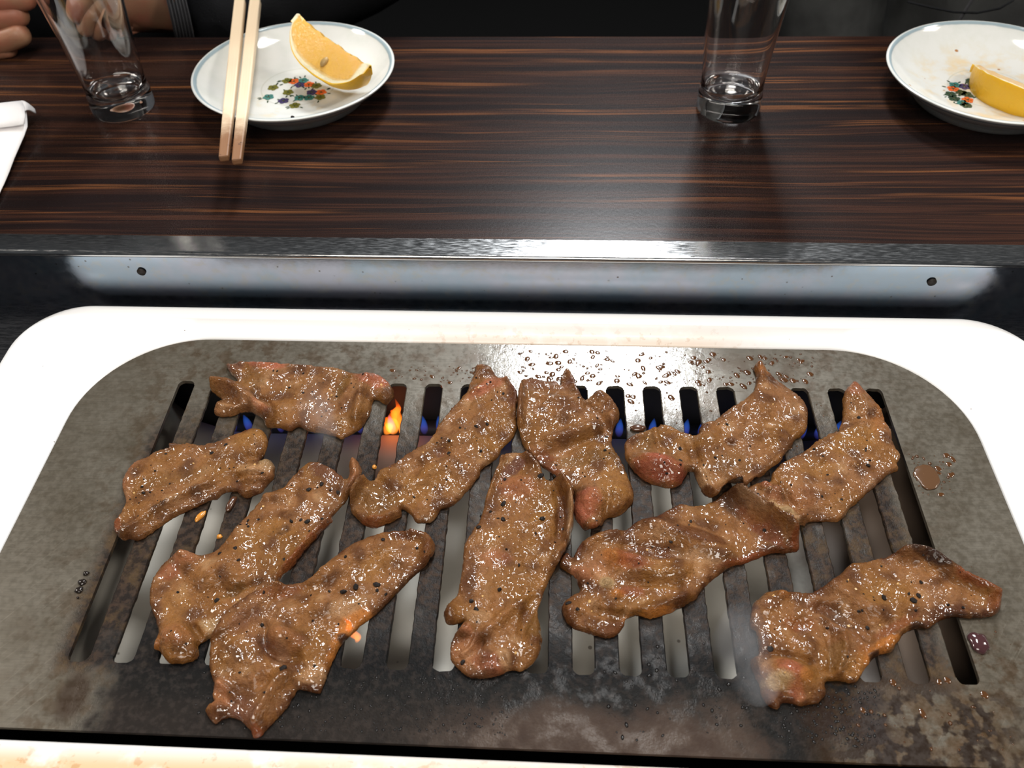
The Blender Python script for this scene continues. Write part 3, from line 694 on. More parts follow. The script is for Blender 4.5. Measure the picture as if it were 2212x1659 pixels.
# 9: right
slice_of_meat('tan slice with beaded fat at its lower left end, right of the back row', (1590, 800, 4.608),
 [(1130,150),(1180,110),(1240,150),(1300,210),(1370,280),(1430,350),(1470,430),(1500,520),(1550,600),(1560,690),(1600,780),(1640,850),(1600,920),(1620,980),(1540,1010),(1450,1080),(1380,1150),(1300,1220),(1230,1290),(1130,1370),(1080,1440),(1010,1490),(870,1490),(720,1500),(690,1530),(620,1540),(610,1620),(560,1600),(480,1560),(400,1510),(330,1430),(270,1380),(180,1310),(80,1250),(70,1200),(180,1130),(330,1110),(370,1010),(440,930),(560,860),(680,800),(780,720),(860,670),(950,620),(1030,570),(1060,480),(1070,380),(1065,280),(1090,200)],
 [('b',480,1460,75,65,0,.20),('b',380,1250,80,90,0,.14),('b',560,1540,60,50,0,.16),('b',655,1490,55,45,0,.14),('b',345,1410,50,60,0,.10),('b',270,1180,50,50,0,.12),('r',[(440,1150),(520,1290),(620,1400)],30,-.10),('b',830,920,45,40,0,.09),('b',1170,950,40,40,0,.07),('r',[(1160,200),(1260,420),(1200,600)],80,.08),('r',[(1040,560),(1220,500),(1480,480)],50,-.05)],
 [(480,1460,110,80,20,'pale',.75),(560,1540,80,60,0,'fat',.8),(345,1400,50,70,0,'pale',.6),(380,1260,90,90,0,'salmon',.5),(290,1170,50,45,0,'pink',.6),(1180,200,90,80,0,'pink',.45),(1150,720,240,120,-10,'ochre',.7),(800,1010,160,90,0,'ochre',.6),(1430,480,90,140,0,'orange',.35),(650,1290,160,100,0,'rust',.25)],
 [(1215,500,30),(850,880,26),(770,800,18),(540,1170,20),(1310,960,35),(1310,920,20),(1280,805,18),(1130,345,14),(210,1255,22),(1010,615,18),(975,1240,12)], seed=9, browned=.35)
# 10: right centre
slice_of_meat('wavy dark glazed slice with a raised browned rim, right of centre', (1190, 1040, 3.95),
 [(1480,85),(1560,95),(1640,150),(1740,220),(1830,300),(1920,370),(2010,420),(2090,470),(2120,530),(2110,580),(2020,600),(1900,600),(1780,640),(1650,690),(1540,720),(1460,770),(1360,850),(1290,920),(1240,990),(1160,1040),(1060,1090),(960,1130),(850,1160),(740,1130),(680,1150),(640,1170),(620,1230),(560,1300),(490,1325),(400,1310),(300,1280),(190,1240),(130,1180),(95,1100),(110,1030),(180,970),(250,930),(230,870),(200,800),(120,750),(75,700),(100,630),(150,600),(190,640),(230,560),(280,500),(370,450),(470,430),(560,420),(650,400),(720,350),(830,330),(930,280),(1020,230),(1110,190),(1200,200),(1300,190),(1400,150)],
 [('u',[(1570,110),(1740,235),(1900,370),(2050,480)],60,.42),('r',[(1480,180),(1650,330),(1800,470)],110,-.10),('b',540,680,85,70,20,.22),('b',275,820,70,60,20,.18),('b',480,890,60,50,0,.14),('b',560,970,50,45,0,.10),('r',[(800,380),(1000,450),(1300,560),(1480,640)],90,.16),('r',[(640,560),(850,600),(1100,620)],50,-.14),('r',[(700,780),(900,800),(1150,790)],60,.12),('r',[(690,870),(900,880),(1100,900)],35,-.10),('r',[(300,560),(430,480),(560,450)],50,.10),('r',[(540,1110),(740,1110),(960,1070),(1160,1000)],45,.12),('b',180,1120,80,80,0,.12),('b',700,720,60,50,0,-.10),('r',[(380,1100),(560,1160),(640,1120)],30,-.12)],
 [(540,680,100,70,25,'orange',.7),(270,820,90,60,30,'salmon',.8),(480,890,60,45,0,'pale',.8),(570,975,60,40,0,'orange',.6),(690,700,150,90,20,'red',.55),(690,940,110,50,0,'red',.45),(1550,180,90,140,-40,'char',.6),(1250,500,260,60,15,'brown',.8),(900,600,250,60,8,'brown',.85),(1850,450,150,60,40,'purple',.6),(1800,420,260,40,40,'rust',.5),(1700,230,160,22,38,'fat',.3),(2080,540,60,60,0,'rust',.8),(1700,660,260,30,-15,'rust',.9),(900,1130,260,30,-10,'orange',.7),(520,1250,120,70,0,'brown',.8),(140,1120,70,100,0,'brown',.5),(950,850,200,90,0,'ochre',.6),(430,720,110,80,0,'salmon',.35),(1000,290,110,40,-20,'brown',.7),(200,560,60,40,0,'purple',.6),(1250,660,200,60,10,'fat',.4)],
 [(230,1120,30),(145,1070,30),(1820,425,24),(1020,540,24),(830,860,16),(1640,355,12),(1190,360,20)], seed=10, browned=.8)
# 8
slice_of_meat('slice with a pointed top and a raw red lobe, right part of the back row', (1330, 770, 5.027),
 [(1500,110),(1560,80),(1610,120),(1680,190),(1780,270),(1880,340),(1990,420),(2050,480),(2090,580),(2090,680),(2070,790),(2010,860),(1960,880),(1920,950),(1850,1040),(1790,1150),(1680,1230),(1540,1320),(1450,1400),(1400,1440),(1250,1460),(1160,1450),(1110,1500),(1030,1530),(970,1490),(920,1410),(870,1310),(840,1240),(790,1240),(750,1310),(700,1380),(620,1410),(490,1400),(370,1360),(270,1300),(180,1210),(110,1090),(100,980),(110,920),(190,850),(310,810),(420,780),(490,740),(560,750),(650,780),(740,820),(880,850),(920,760),(970,710),(1080,680),(1180,600),(1300,520),(1420,450),(1490,380),(1520,290),(1525,200)],
 [('b',480,1220,260,110,12,.28),('b',290,960,90,90,0,-.16),('r',[(410,800),(450,960),(520,1080)],40,.08),('r',[(800,960),(850,1080),(870,1200)],50,-.16),('r',[(840,1230),(930,1330),(1020,1490)],45,.14),('b',1010,930,130,100,0,.10),('b',1240,940,60,45,0,.12),('b',1240,905,30,20,0,-.06),('r',[(1560,300),(1560,600),(1450,850)],120,.08),('b',1750,850,170,120,0,.08),('r',[(1560,110),(1570,260)],60,.12)],
 [(480,1270,300,110,12,'red',.75),(500,1180,200,60,12,'pink',.55),(290,960,90,90,0,'olive',.4),(1600,180,80,100,0,'orange',.4),(1560,100,60,50,0,'brown',.7),(1240,940,70,50,0,'brown',.8),(1960,600,100,80,0,'fat',.3),(960,1350,70,140,-20,'fat',.5),(1250,1200,250,150,0,'olive',.35)],
 [(690,1020,36),(690,1180,26),(680,1250,26),(1205,740,28),(1150,1110,18),(1330,1160,26),(450,1200,10),(370,1300,10),(1450,1005,16),(940,1210,18),(980,1330,14),(990,750,14)], seed=8, browned=.35)
# 1
slice_of_meat('flat slice with a pink folded corner, at the left of the back row', (440, 770, 5.144),
 [(250,85),(300,80),(390,75),(560,75),(820,90),(1050,105),(1300,120),(1480,130),(1640,175),(1760,190),(1870,185),(1960,215),(2040,270),(2095,340),(2105,410),(2085,470),(2050,510),(1985,500),(1930,470),(1885,470),(1870,530),(1855,600),(1810,690),(1745,780),(1660,835),(1570,880),(1530,905),(1440,870),(1300,835),(1150,810),(1050,770),(950,815),(850,780),(700,770),(660,700),(600,640),(500,600),(430,610),(320,645),(200,650),(125,630),(115,565),(170,490),(195,460),(160,430),(85,370),(75,320),(130,290),(260,280),(370,280),(330,210),(280,150)],
 [('r',[(110,320),(300,360),(480,480),(640,600),(770,680)],75,.20),('r',[(600,470),(700,520),(790,620)],35,-.14),('b',580,395,45,40,0,-.14),('r',[(1820,280),(1760,420),(1740,580),(1690,720)],70,.18),('r',[(1560,250),(1480,420),(1460,560)],60,-.07),('b',2010,420,70,80,0,.10),('r',[(180,560),(330,590),(460,570)],40,.08),('r',[(230,480),(380,540)],35,-.1),('r',[(420,100),(800,110),(1200,140)],40,.06)],
 [(690,115,190,50,4,'pink',.85),(1880,270,170,90,15,'pink',.8),(350,120,110,60,0,'purple',.55),(580,400,50,50,0,'char',.5),(1540,350,60,160,30,'olive',.7),(550,260,110,80,0,'olive',.5),(300,380,190,80,30,'brown',.45),(1000,800,130,30,0,'brown',.7),(900,270,120,60,0,'purple',.2),(1220,430,100,60,-30,'brown',.4),(1560,560,60,100,20,'brown',.4),(680,620,120,50,40,'pink',.35)],
 [(1120,210,26),(1785,260,26),(1110,425,26),(790,185,22),(1320,680,16),(1290,310,10),(1340,320,10),(1240,470,14)], seed=1, browned=.35)
# 2
slice_of_meat('long tan slice with peppercorns, leftmost on the grill', (230, 910, 5.672),
 [(770,260),(860,270),(990,260),(1120,285),(1230,275),(1400,235),(1530,180),(1640,130),(1790,85),(1900,100),(1950,150),(1970,230),(1960,310),(1920,400),(1870,460),(1900,480),(1990,465),(2040,510),(2060,580),(2035,690),(1960,770),(1890,850),(1780,900),(1720,930),(1650,900),(1600,850),(1500,850),(1400,890),(1350,940),(1270,955),(1100,1030),(950,1100),(820,1160),(700,1240),(560,1340),(470,1400),(390,1440),(290,1425),(200,1440),(130,1390),(85,1310),(85,1230),(150,1150),(200,1070),(230,990),(215,900),(190,800),(200,700),(240,620),(340,500),(480,440),(590,370),(700,330),(750,310)],
 [('r',[(220,1370),(420,1270),(620,1120),(850,990),(1080,870),(1300,810)],45,.13),('b',1800,640,160,60,-10,.12),('b',1820,740,170,45,-8,.12),('r',[(1600,690),(1780,690),(1950,680)],22,-.12),('b',1960,540,80,60,0,.10),('b',1720,870,100,50,0,.08),('r',[(1830,440),(1700,470)],40,-.08),('r',[(1700,300),(1500,380),(1300,500)],80,.05)],
 [(160,1340,120,90,0,'char',.55),(120,1260,60,80,0,'rust',.7),(1780,230,200,120,-15,'ochre',.75),(850,720,350,90,-15,'olive',.3),(1960,540,100,70,0,'pale',.5),(1780,600,220,60,0,'fat',.4),(680,1080,110,30,-25,'char',.7),(300,520,130,80,-30,'salmon',.35),(250,800,80,200,0,'salmon',.3),(1300,1000,300,35,-22,'brown',.5)],
 [(1300,415,40),(1490,345,38),(740,410,22),(460,850,34),(475,925,28),(800,800,20),(610,640,22),(435,1225,18),(700,875,22),(680,1000,14),(390,975,14),(1580,600,16)], seed=2, browned=.45)
# 3
slice_of_meat('long diagonal slice with a thin curled tip, left of centre', (310, 980, 3.531),
 [(1270,65),(1340,70),(1420,100),(1490,150),(1530,180),(1570,170),(1575,100),(1610,75),(1650,95),(1665,160),(1650,230),(1610,300),(1560,360),(1500,400),(1440,470),(1440,510),(1380,560),(1320,630),(1250,700),(1180,790),(1120,870),(1050,930),(1010,1010),(930,1090),(820,1190),(720,1260),(640,1320),(560,1360),(480,1410),(410,1460),(420,1520),(380,1570),(320,1585),(220,1595),(170,1570),(120,1500),(75,1470),(110,1390),(95,1280),(60,1190),(45,1100),(55,1000),(90,930),(140,850),(200,800),(270,765),(350,760),(440,770),(520,750),(580,710),(640,640),(700,560),(780,480),(860,390),(930,310),(1000,280),(1070,250),(1110,200),(1180,130)],
 [('u',[(1610,100),(1630,200),(1560,330)],45,.30),('r',[(1540,220),(1500,330)],35,-.10),('b',330,810,90,60,10,.20),('b',260,1430,130,110,0,.20),('r',[(390,1330),(430,1400)],30,-.14),('r',[(700,1060),(560,1060),(470,1180)],50,-.10),('r',[(1420,520),(1200,760),(1020,960)],35,.10),('r',[(700,800),(560,900),(420,1000)],80,.10),('r',[(900,330),(1080,340)],35,.08),('b',700,1000,90,50,-20,.10),('r',[(620,1090),(760,1040),(900,980)],22,-.09)],
 [(330,810,90,60,10,'salmon',.85),(210,920,80,55,-30,'red',.45),(270,1420,110,80,0,'salmon',.55),(1400,160,130,70,30,'purple',.55),(1240,740,40,330,42,'rust',.7),(1070,600,60,30,-25,'char',.6),(900,640,220,90,-40,'ochre',.5),(250,1180,110,130,0,'ochre',.5),(1610,200,40,120,10,'salmon',.45),(520,1310,80,40,0,'pale',.4),(110,1440,40,60,0,'orange',.6),(1400,480,110,40,-50,'brown',.5),(700,1060,120,30,-20,'olive',.6)],
 [(1260,290,34),(1370,255,34),(1480,300,26),(1430,295,16),(1255,540,30),(1210,530,18),(800,520,18),(740,550,12),(805,570,18),(590,785,22),(720,765,22),(740,840,20),(570,1130,28),(1140,540,22),(1370,510,18),(1090,840,14)], seed=3, browned=.5)
# 4
slice_of_meat('broad glossy slice with a round bulge and a curled dark tip, front left', (430, 1130, 3.457),
 [(1380,70),(1480,50),(1600,65),(1700,85),(1740,130),(1765,175),(1745,240),(1700,310),(1630,360),(1560,430),(1480,510),(1400,590),(1330,660),(1250,720),(1190,770),(1110,850),(1060,900),(1020,970),(980,1060),(955,1130),(925,1210),(895,1260),(830,1255),(740,1235),(700,1290),(650,1370),(580,1450),(510,1520),(450,1585),(400,1590),(385,1545),(320,1480),(240,1445),(170,1455),(120,1490),(80,1460),(45,1400),(60,1360),(105,1330),(95,1270),(110,1200),(85,1120),(75,1010),(85,910),(120,830),(180,730),(260,650),(370,580),(470,520),(560,470),(700,450),(830,420),(900,350),(980,280),(1060,210),(1150,150),(1250,110),(1320,90)],
 [('b',650,880,160,90,15,.26),('r',[(500,800),(500,930),(600,1010),(740,1010)],45,-.16),('r',[(430,1500),(520,1340),(590,1230),(680,1160)],50,.18),('r',[(300,1240),(420,1240),(520,1180)],50,-.08),('b',340,960,180,150,0,.08),('u',[(1600,70),(1720,140),(1700,260)],60,.18),('r',[(1480,110),(1640,150),(1640,260)],50,-.08),('r',[(860,420),(1100,300),(1350,160)],80,.09),('r',[(600,560),(800,520),(1000,500)],50,-.05),('b',850,1160,90,60,0,.06),('b',150,1380,60,50,0,.12),('r',[(160,1210),(280,1300)],40,.1),('r',[(640,700),(820,650),(1050,640)],70,.08)],
 [(650,900,170,70,10,'salmon',.4),(560,980,180,60,35,'purple',.45),(1560,80,160,40,10,'brown',.9),(1690,230,50,160,20,'brown',.85),(1500,520,40,320,45,'char',.65),(1150,740,140,60,-35,'orange',.8),(1040,930,50,160,25,'orange',.65),(1330,330,180,80,-35,'ochre',.65),(620,530,150,40,-15,'rust',.5),(350,760,160,60,-40,'purple',.4),(340,1400,120,90,30,'purple',.45),(430,1570,60,50,0,'rust',.7),(150,1300,90,110,0,'salmon',.6),(300,1050,170,110,0,'olive',.25),(860,1150,100,80,0,'fat',.45),(1100,640,160,60,-20,'fat',.5),(1080,870,40,40,0,'char',.8)],
 [(1380,150,28),(1180,490,34),(1085,535,36),(1335,470,34),(1330,520,24),(1400,540,20),(650,1115,36),(1100,285,20),(970,520,18),(860,745,14),(690,920,12),(480,770,22),(1630,190,18),(500,560,18),(840,550,12),(1040,765,14)], seed=4, browned=.6)
# 5
slice_of_meat('diagonal brown slice with a rounded lower lobe, in the middle of the back row', (740, 770, 4.365),
 [(1250,90),(1310,75),(1390,85),(1430,140),(1470,190),(1550,205),(1590,260),(1640,340),(1655,400),(1640,480),(1640,580),(1640,680),(1590,770),(1500,860),(1480,920),(1400,990),(1310,1050),(1280,1120),(1200,1230),(1110,1330),(1020,1400),(920,1430),(890,1490),(830,1550),(770,1555),(690,1550),(650,1490),(600,1440),(550,1430),(550,1490),(500,1530),(400,1570),(310,1600),(210,1580),(130,1510),(80,1450),(90,1360),(130,1270),(200,1200),(290,1160),(350,1080),(450,1030),(550,960),(650,890),(720,850),(800,820),(850,750),(900,650),(960,560),(1040,470),(1120,380),(1170,320),(1200,240),(1240,170)],
 [('r',[(480,1340),(420,1250),(330,1170)],40,-.08),('b',320,1360,190,140,0,.10),('b',500,1150,140,110,0,.10),('r',[(640,1250),(820,1130),(1050,1020)],70,.08),('r',[(600,1100),(750,1050)],40,-.08),('b',930,930,70,55,0,-.10),('r',[(800,800),(1000,840),(1240,760)],60,.07),('r',[(1560,230),(1640,380),(1640,560)],45,.12),('b',1320,150,80,70,0,.10),('r',[(1250,330),(1420,280)],50,.06),('r',[(260,1550),(400,1530),(540,1480)],35,.08)],
 [(1370,300,150,45,-25,'pink',.6),(1260,360,90,40,-20,'pink',.35),(320,1380,210,150,0,'olive',.5),(750,1250,260,130,-20,'ochre',.55),(1320,130,90,50,0,'brown',.5),(1600,380,50,120,0,'purple',.4),(1050,700,140,70,0,'purple',.25),(300,1570,220,35,0,'rust',.6),(930,920,70,50,0,'purple',.5),(1350,860,140,80,0,'ochre',.35)],
 [(1265,685,30),(1365,660,30),(1015,850,28),(1010,935,28),(205,220,1),(1525,360,26),(1400,425,16),(1305,915,26),(985,1185,16),(1105,705,22),(1370,300,18),(680,1345,22),(895,855,16),(1155,720,12),(1040,420,12)], seed=5, browned=.5)
# 6
slice_of_meat('slice with two raised tabs on top and a pink swollen lower end', (1090, 780, 4.255),
 [(155,165),(220,160),(300,165),(400,180),(470,170),(510,220),(515,150),(540,105),(580,90),(620,130),(650,200),(680,290),(720,355),(780,330),(830,290),(890,275),(950,310),(1000,370),(1050,450),(1050,530),(1010,600),(990,690),(990,750),(1020,830),(1070,920),(1120,1020),(1160,1110),(1185,1200),(1175,1290),(1110,1370),(1030,1420),(950,1430),(900,1490),(870,1550),(830,1575),(760,1560),(700,1500),(650,1430),(635,1350),(640,1270),(600,1180),(540,1120),(480,1060),(410,1000),(350,960),(290,900),(220,840),(170,760),(130,660),(115,570),(120,450),(130,350),(150,250)],
 [('b',800,1320,170,150,0,.28),('b',1050,1240,130,150,0,.16),('r',[(950,1290),(930,1400)],45,-.10),('r',[(330,900),(520,830),(760,720),(960,690)],50,-.14),('r',[(420,760),(600,690),(860,640)],60,.14),('b',520,510,190,90,0,.10),('r',[(580,120),(640,260),(690,350)],50,.14),('r',[(870,330),(980,420),(990,580)],60,.12),('r',[(760,420),(880,520),(950,640)],35,-.12),('b',960,430,40,40,0,-.10),('b',300,600,160,170,0,.08),('r',[(150,300),(150,600)],45,.10),('r',[(260,330),(460,390),(640,380)],40,.07)],
 [(740,1350,130,130,0,'pink',.75),(700,1440,80,90,0,'pink',.5),(420,220,220,70,0,'purple',.5),(560,450,160,60,10,'brown',.6),(350,880,130,50,20,'rust',.5),(1060,950,50,230,-25,'char',.55),(800,900,260,60,-10,'olive',.55),(1000,1150,140,200,-15,'ochre',.65),(560,700,160,60,-20,'brown',.4),(950,430,70,60,0,'brown',.7),(830,1560,60,30,0,'rust',.5),(480,1050,150,40,40,'rust',.5),(580,200,60,90,0,'purple',.35)],
 [(680,380,20),(845,1515,16),(920,840,22),(960,870,16),(430,1080,30),(735,1090,14),(480,965,14)], seed=6, browned=.55, tone=.06)
# 7
slice_of_meat('large upright slice with a rolled right edge and knobbly lower end, front centre', (940, 960, 3.19),
 [(470,80),(530,55),(600,60),(660,95),(720,150),(760,240),(840,250),(900,280),(940,350),(950,430),(955,500),(940,600),(920,680),(890,760),(850,830),(800,900),(760,990),(735,1060),(710,1130),(710,1200),(730,1270),(735,1350),(720,1430),(680,1490),(600,1555),(520,1550),(450,1580),(370,1600),(250,1600),(160,1540),(110,1480),(105,1390),(130,1310),(170,1260),(200,1215),(100,1235),(60,1190),(80,1110),(130,1060),(155,1020),(170,930),(190,820),(195,720),(230,630),(300,530),(330,450),(360,330),(400,210),(440,130)],
 [('r',[(870,270),(920,400),(935,520),(910,680)],30,.20),('r',[(840,330),(870,470),(850,640)],30,-.12),('b',215,1295,55,55,0,.20),('b',205,1280,22,18,0,-.14),('b',470,1490,55,60,-25,.14),('b',472,1490,16,40,-25,-.14),('b',345,1480,60,50,0,.14),('b',390,1560,60,40,0,.12),('r',[(290,1340),(250,1420),(180,1470)],22,.10),('r',[(330,1370),(300,1450)],18,-.08),('r',[(600,1100),(480,1200),(340,1330)],40,.10),('r',[(690,1080),(620,1220),(600,1330)],40,-.12),('b',670,1370,60,110,0,.10),('b',280,1200,70,50,30,.14),('b',560,170,60,60,0,-.06),('r',[(450,120),(400,230),(350,400)],30,.07),('r',[(640,90),(740,230)],30,.08),('r',[(860,780),(780,880)],40,.08),('b',110,1170,50,50,0,.10)],
 [(540,170,110,40,-40,'purple',.75),(560,310,140,80,0,'pink',.28),(430,800,110,60,0,'pink',.30),(870,480,40,200,5,'brown',.85),(750,480,130,40,-45,'ochre',.7),(790,700,100,35,-40,'brown',.5),(210,1300,60,40,30,'salmon',.8),(230,1420,120,90,0,'salmon',.4),(400,1520,130,60,0,'pink',.35),(480,1490,50,70,-20,'fat',.7),(345,1470,50,40,0,'purple',.35),(680,1270,60,100,0,'olive',.6),(540,950,200,130,0,'ochre',.45),(930,550,20,160,0,'fat',.5),(450,640,180,60,-10,'ochre',.4),(80,1200,50,60,0,'brown',.5),(290,1200,80,50,0,'fat',.5)],
 [(478,245,22),(730,245,34),(470,420,30),(305,578,26),(735,535,30),(470,530,24),(430,525,12),(490,740,16),(290,1160,28),(250,1090,28),(445,1025,26),(320,490,20),(800,235,30),(190,1505,22),(885,580,14),(580,850,18),(590,265,12),(380,480,14),(555,410,8)], seed=7, browned=.45)
# 11
slice_of_meat('lumpy slice with a blackened curled edge and pink lower lobe, front right', (1600, 1170, 3.749),
 [(1290,75),(1370,55),(1480,80),(1580,120),(1650,170),(1740,235),(1830,300),(1960,345),(2060,410),(2110,480),(2090,570),(2000,600),(1860,610),(1740,600),(1620,630),(1530,690),(1450,690),(1340,730),(1280,800),(1230,880),(1120,910),(1060,960),(1000,1040),(950,1120),(900,1135),(800,1120),(690,1130),(690,1230),(640,1290),(560,1310),(490,1325),(410,1300),(340,1300),(300,1350),(220,1310),(170,1230),(150,1140),(95,1030),(85,950),(140,920),(150,850),(130,720),(80,690),(80,610),(100,500),(150,460),(200,410),(290,390),(370,400),(470,400),(570,410),(670,360),(740,310),(830,240),(900,170),(1000,165),(1090,140),(1180,120)],
 [('u',[(1300,90),(1500,110),(1700,230),(1850,320),(2060,430)],55,.26),('r',[(1300,180),(1500,250),(1700,330),(1950,430)],50,-.06),('b',380,1100,200,110,15,.24),('b',130,970,50,60,0,.14),('r',[(160,940),(280,920),(420,940),(560,1000)],30,-.10),('b',330,440,60,40,0,.14),('b',220,520,110,70,0,.10),('r',[(650,540),(780,610),(920,680),(1040,780)],50,-.16),('r',[(740,360),(900,480),(1100,600)],80,.14),('r',[(700,680),(720,850),(720,1060)],30,-.07),('r',[(820,760),(830,900),(780,1080)],40,.09),('b',480,680,90,60,0,-.08),('b',560,870,90,80,0,.08),('r',[(2060,470),(2060,560)],40,.10),('b',280,800,120,80,0,.06),('r',[(1080,900),(1240,780),(1420,680)],40,.06)],
 [(1500,140,270,45,22,'char',.92),(1900,340,200,40,22,'rust',.8),(2050,500,60,80,0,'rust',.5),(380,1060,110,70,30,'pink',.75),(430,1210,90,50,40,'pink',.6),(280,1160,110,70,0,'pale',.75),(510,1120,60,60,0,'orange',.5),(1150,850,130,50,-35,'orange',.8),(1000,960,80,130,30,'orange',.7),(920,1010,90,100,0,'ochre',.6),(1100,940,60,40,0,'char',.9),(780,620,190,40,28,'char',.6),(640,540,130,50,0,'brown',.7),(480,680,130,60,5,'rust',.6),(1150,430,220,110,0,'ochre',.65),(1250,700,200,40,-30,'rust',.5),(350,440,60,40,0,'orange',.5),(240,520,80,50,0,'purple',.35),(800,300,140,40,-30,'brown',.6),(880,820,150,130,0,'brown',.4),(1750,600,160,25,0,'char',.7),(1430,690,60,30,0,'char',.8),(780,950,60,120,0,'olive',.5)],
 [(1140,480,32),(1385,505,36),(1430,460,30),(1020,700,26),(940,590,20),(1445,345,22),(1370,345,10),(230,880,36),(705,690,18),(965,590,16),(1675,530,20),(1800,540,18),(1340,450,16),(1410,575,18),(1060,515,14),(1130,210,14)], seed=11, browned=.8)

# ------------------------------------------------------------------ scraps and drips on the plate
def scrap(name, label, cat, px, py, rx, ry, h, mat, seed, z=0.0, ang=0.0, group=None, sub=3):
    p = on(px, py, z); bm = bmesh.new()
    bmesh.ops.create_icosphere(bm, subdivisions=sub, radius=1)
    for v in bm.verts:
        k = 1+0.32*nz(v.co.x*1.6, v.co.y*1.6, seed+v.co.z)
        v.co = Vector((v.co.x*k*rx*S, v.co.y*k*ry*S, max(v.co.z, -0.35)*h*S))
    o = bm_obj(name, bm, mat); o.location = Wp(p[0], p[1], z+0.3*h); o.rotation_euler = (0, 0, ang)
    return tag(o, label, cat, group)
M['scrap'] = NT('burnt_scrap').set(color=(0.07, 0.027, 0.012), rough=0.25, coat=0.5)
M['golden'] = NT('golden_crumb').set(color=(0.55, 0.22, 0.03), rough=0.25, coat=0.5)
M['sauce'] = NT('sauce').set(color=(0.10, 0.050, 0.024), rough=0.16, coat=0.4)
M['juice'] = NT('meat_juice').set(color=(0.055, 0.022, 0.024), rough=0.10, coat=0.5)
scrap('meat_scrap', 'small burnt meat scrap on a bar right of the leftmost slice', 'scrap', 500, 1090, .10, .24, .10, M['scrap'], 1, ang=-.2)
scrap('meat_scrap', 'small brown scrap on the plate beside the red lobed slice', 'scrap', 1378, 927, .20, .11, .10, M['scrap'], 2)
scrap('garlic_crumb', 'golden garlic crumb on a bar below the leftmost slice', 'crumb', 434, 1115, .08, .17, .06, M['golden'], 3, ang=-.5)
scrap('garlic_crumb', 'golden crumb on a bar left of the orange brown long diagonal slice', 'crumb', 474, 1160, .07, .06, .05, M['golden'], 4)
scrap('garlic_crumb', 'tiny golden crumb on a bar between the curled tip and the back flame', 'crumb', 809, 1010, .06, .06, .06, M['golden'], 5)
scrap('sauce_puddle', 'brown sauce puddle on the plate right of the beaded slice', 'sauce', 2003, 1030, .33, .36, .03, M['sauce'], 6)
scrap('juice_blob', 'dark purple juice blob beside the last slot at the front right', 'juice', 2113, 1388, .20, .26, .10, M['juice'], 7)
scrap('pepper_crumb', 'dark pepper crumb on the near rim of the flowered dish', 'crumb', 632, 254, .07, .06, .05, M['pepper'], 8, z=T+1.03)
for i, (px, py, r) in enumerate(((186, 1239, .085), (178, 1258, .115), (171, 1275, .12), (169, 1292, .035))):
    scrap('oil_drop', ('topmost of the black oil drops left of the first slot', 'second black oil drop from the top left of the first slot', 'largest lower black oil drop left of the first slot', 'tiny lowest black oil drop left of the first slot')[i], 'drop', px, py, r*0.85, r*0.75, .045, M['oil'], 11+i, group='oil drops left of the slots', sub=2)

def smoke(label, pts, rad, dens, seed):
    m = bpy.data.materials.new('smoke'); m.use_nodes = True; t = m.node_tree; t.nodes.clear()
    out = t.nodes.new('ShaderNodeOutputMaterial'); vs_ = t.nodes.new('ShaderNodeVolumeScatter'); vs_.inputs['Color'].default_value = (0.92, 0.94, 1, 1)
    tc = t.nodes.new('ShaderNodeTexCoord'); nn = t.nodes.new('ShaderNodeTexNoise'); nn.inputs['Scale'].default_value = 55; nn.inputs['Detail'].default_value = 2
    mr = t.nodes.new('ShaderNodeMapRange'); mr.interpolation_type = 'SMOOTHSTEP'; mr.inputs[1].default_value = 0.42; mr.inputs[2].default_value = 0.70; mr.inputs[4].default_value = dens
    t.links.new(tc.outputs['Object'], nn.inputs['Vector']); t.links.new(nn.outputs[0], mr.inputs[0]); t.links.new(mr.outputs[0], vs_.inputs['Density']); t.links.new(vs_.outputs[0], out.inputs['Volume'])
    P = catmull([p for p in pts], False, 0.15)
    o = bm_obj('smoke_wisp', tube([Wp(*p) for p in P], [S*rad*math.sin(math.pi*(0.06+0.88*i/(len(P)-1)))**0.8 for i in range(len(P))], 14), m)
    tag(o, label, 'smoke', None, 'stuff'); return o
p0 = on(1640, 1505, 0.3)
smoke('faint smoke wisp rising at the lower left of the blackened slice', [p0, p0+np.array((-.15, .1, .6)), p0+np.array((-.5, .5, 1.3)), p0+np.array((-.4, 1.1, 2.2))], 0.62, 20, 1)
p0 = on(690, 985, 0.2)
smoke('faint bluish smoke wisp above the bars behind the long diagonal slice', [p0, p0+np.array((.12, .3, .5)), p0+np.array((-.1, .9, 1.1)), p0+np.array((-.25, 1.6, 1.8))], 0.48, 20, 2)

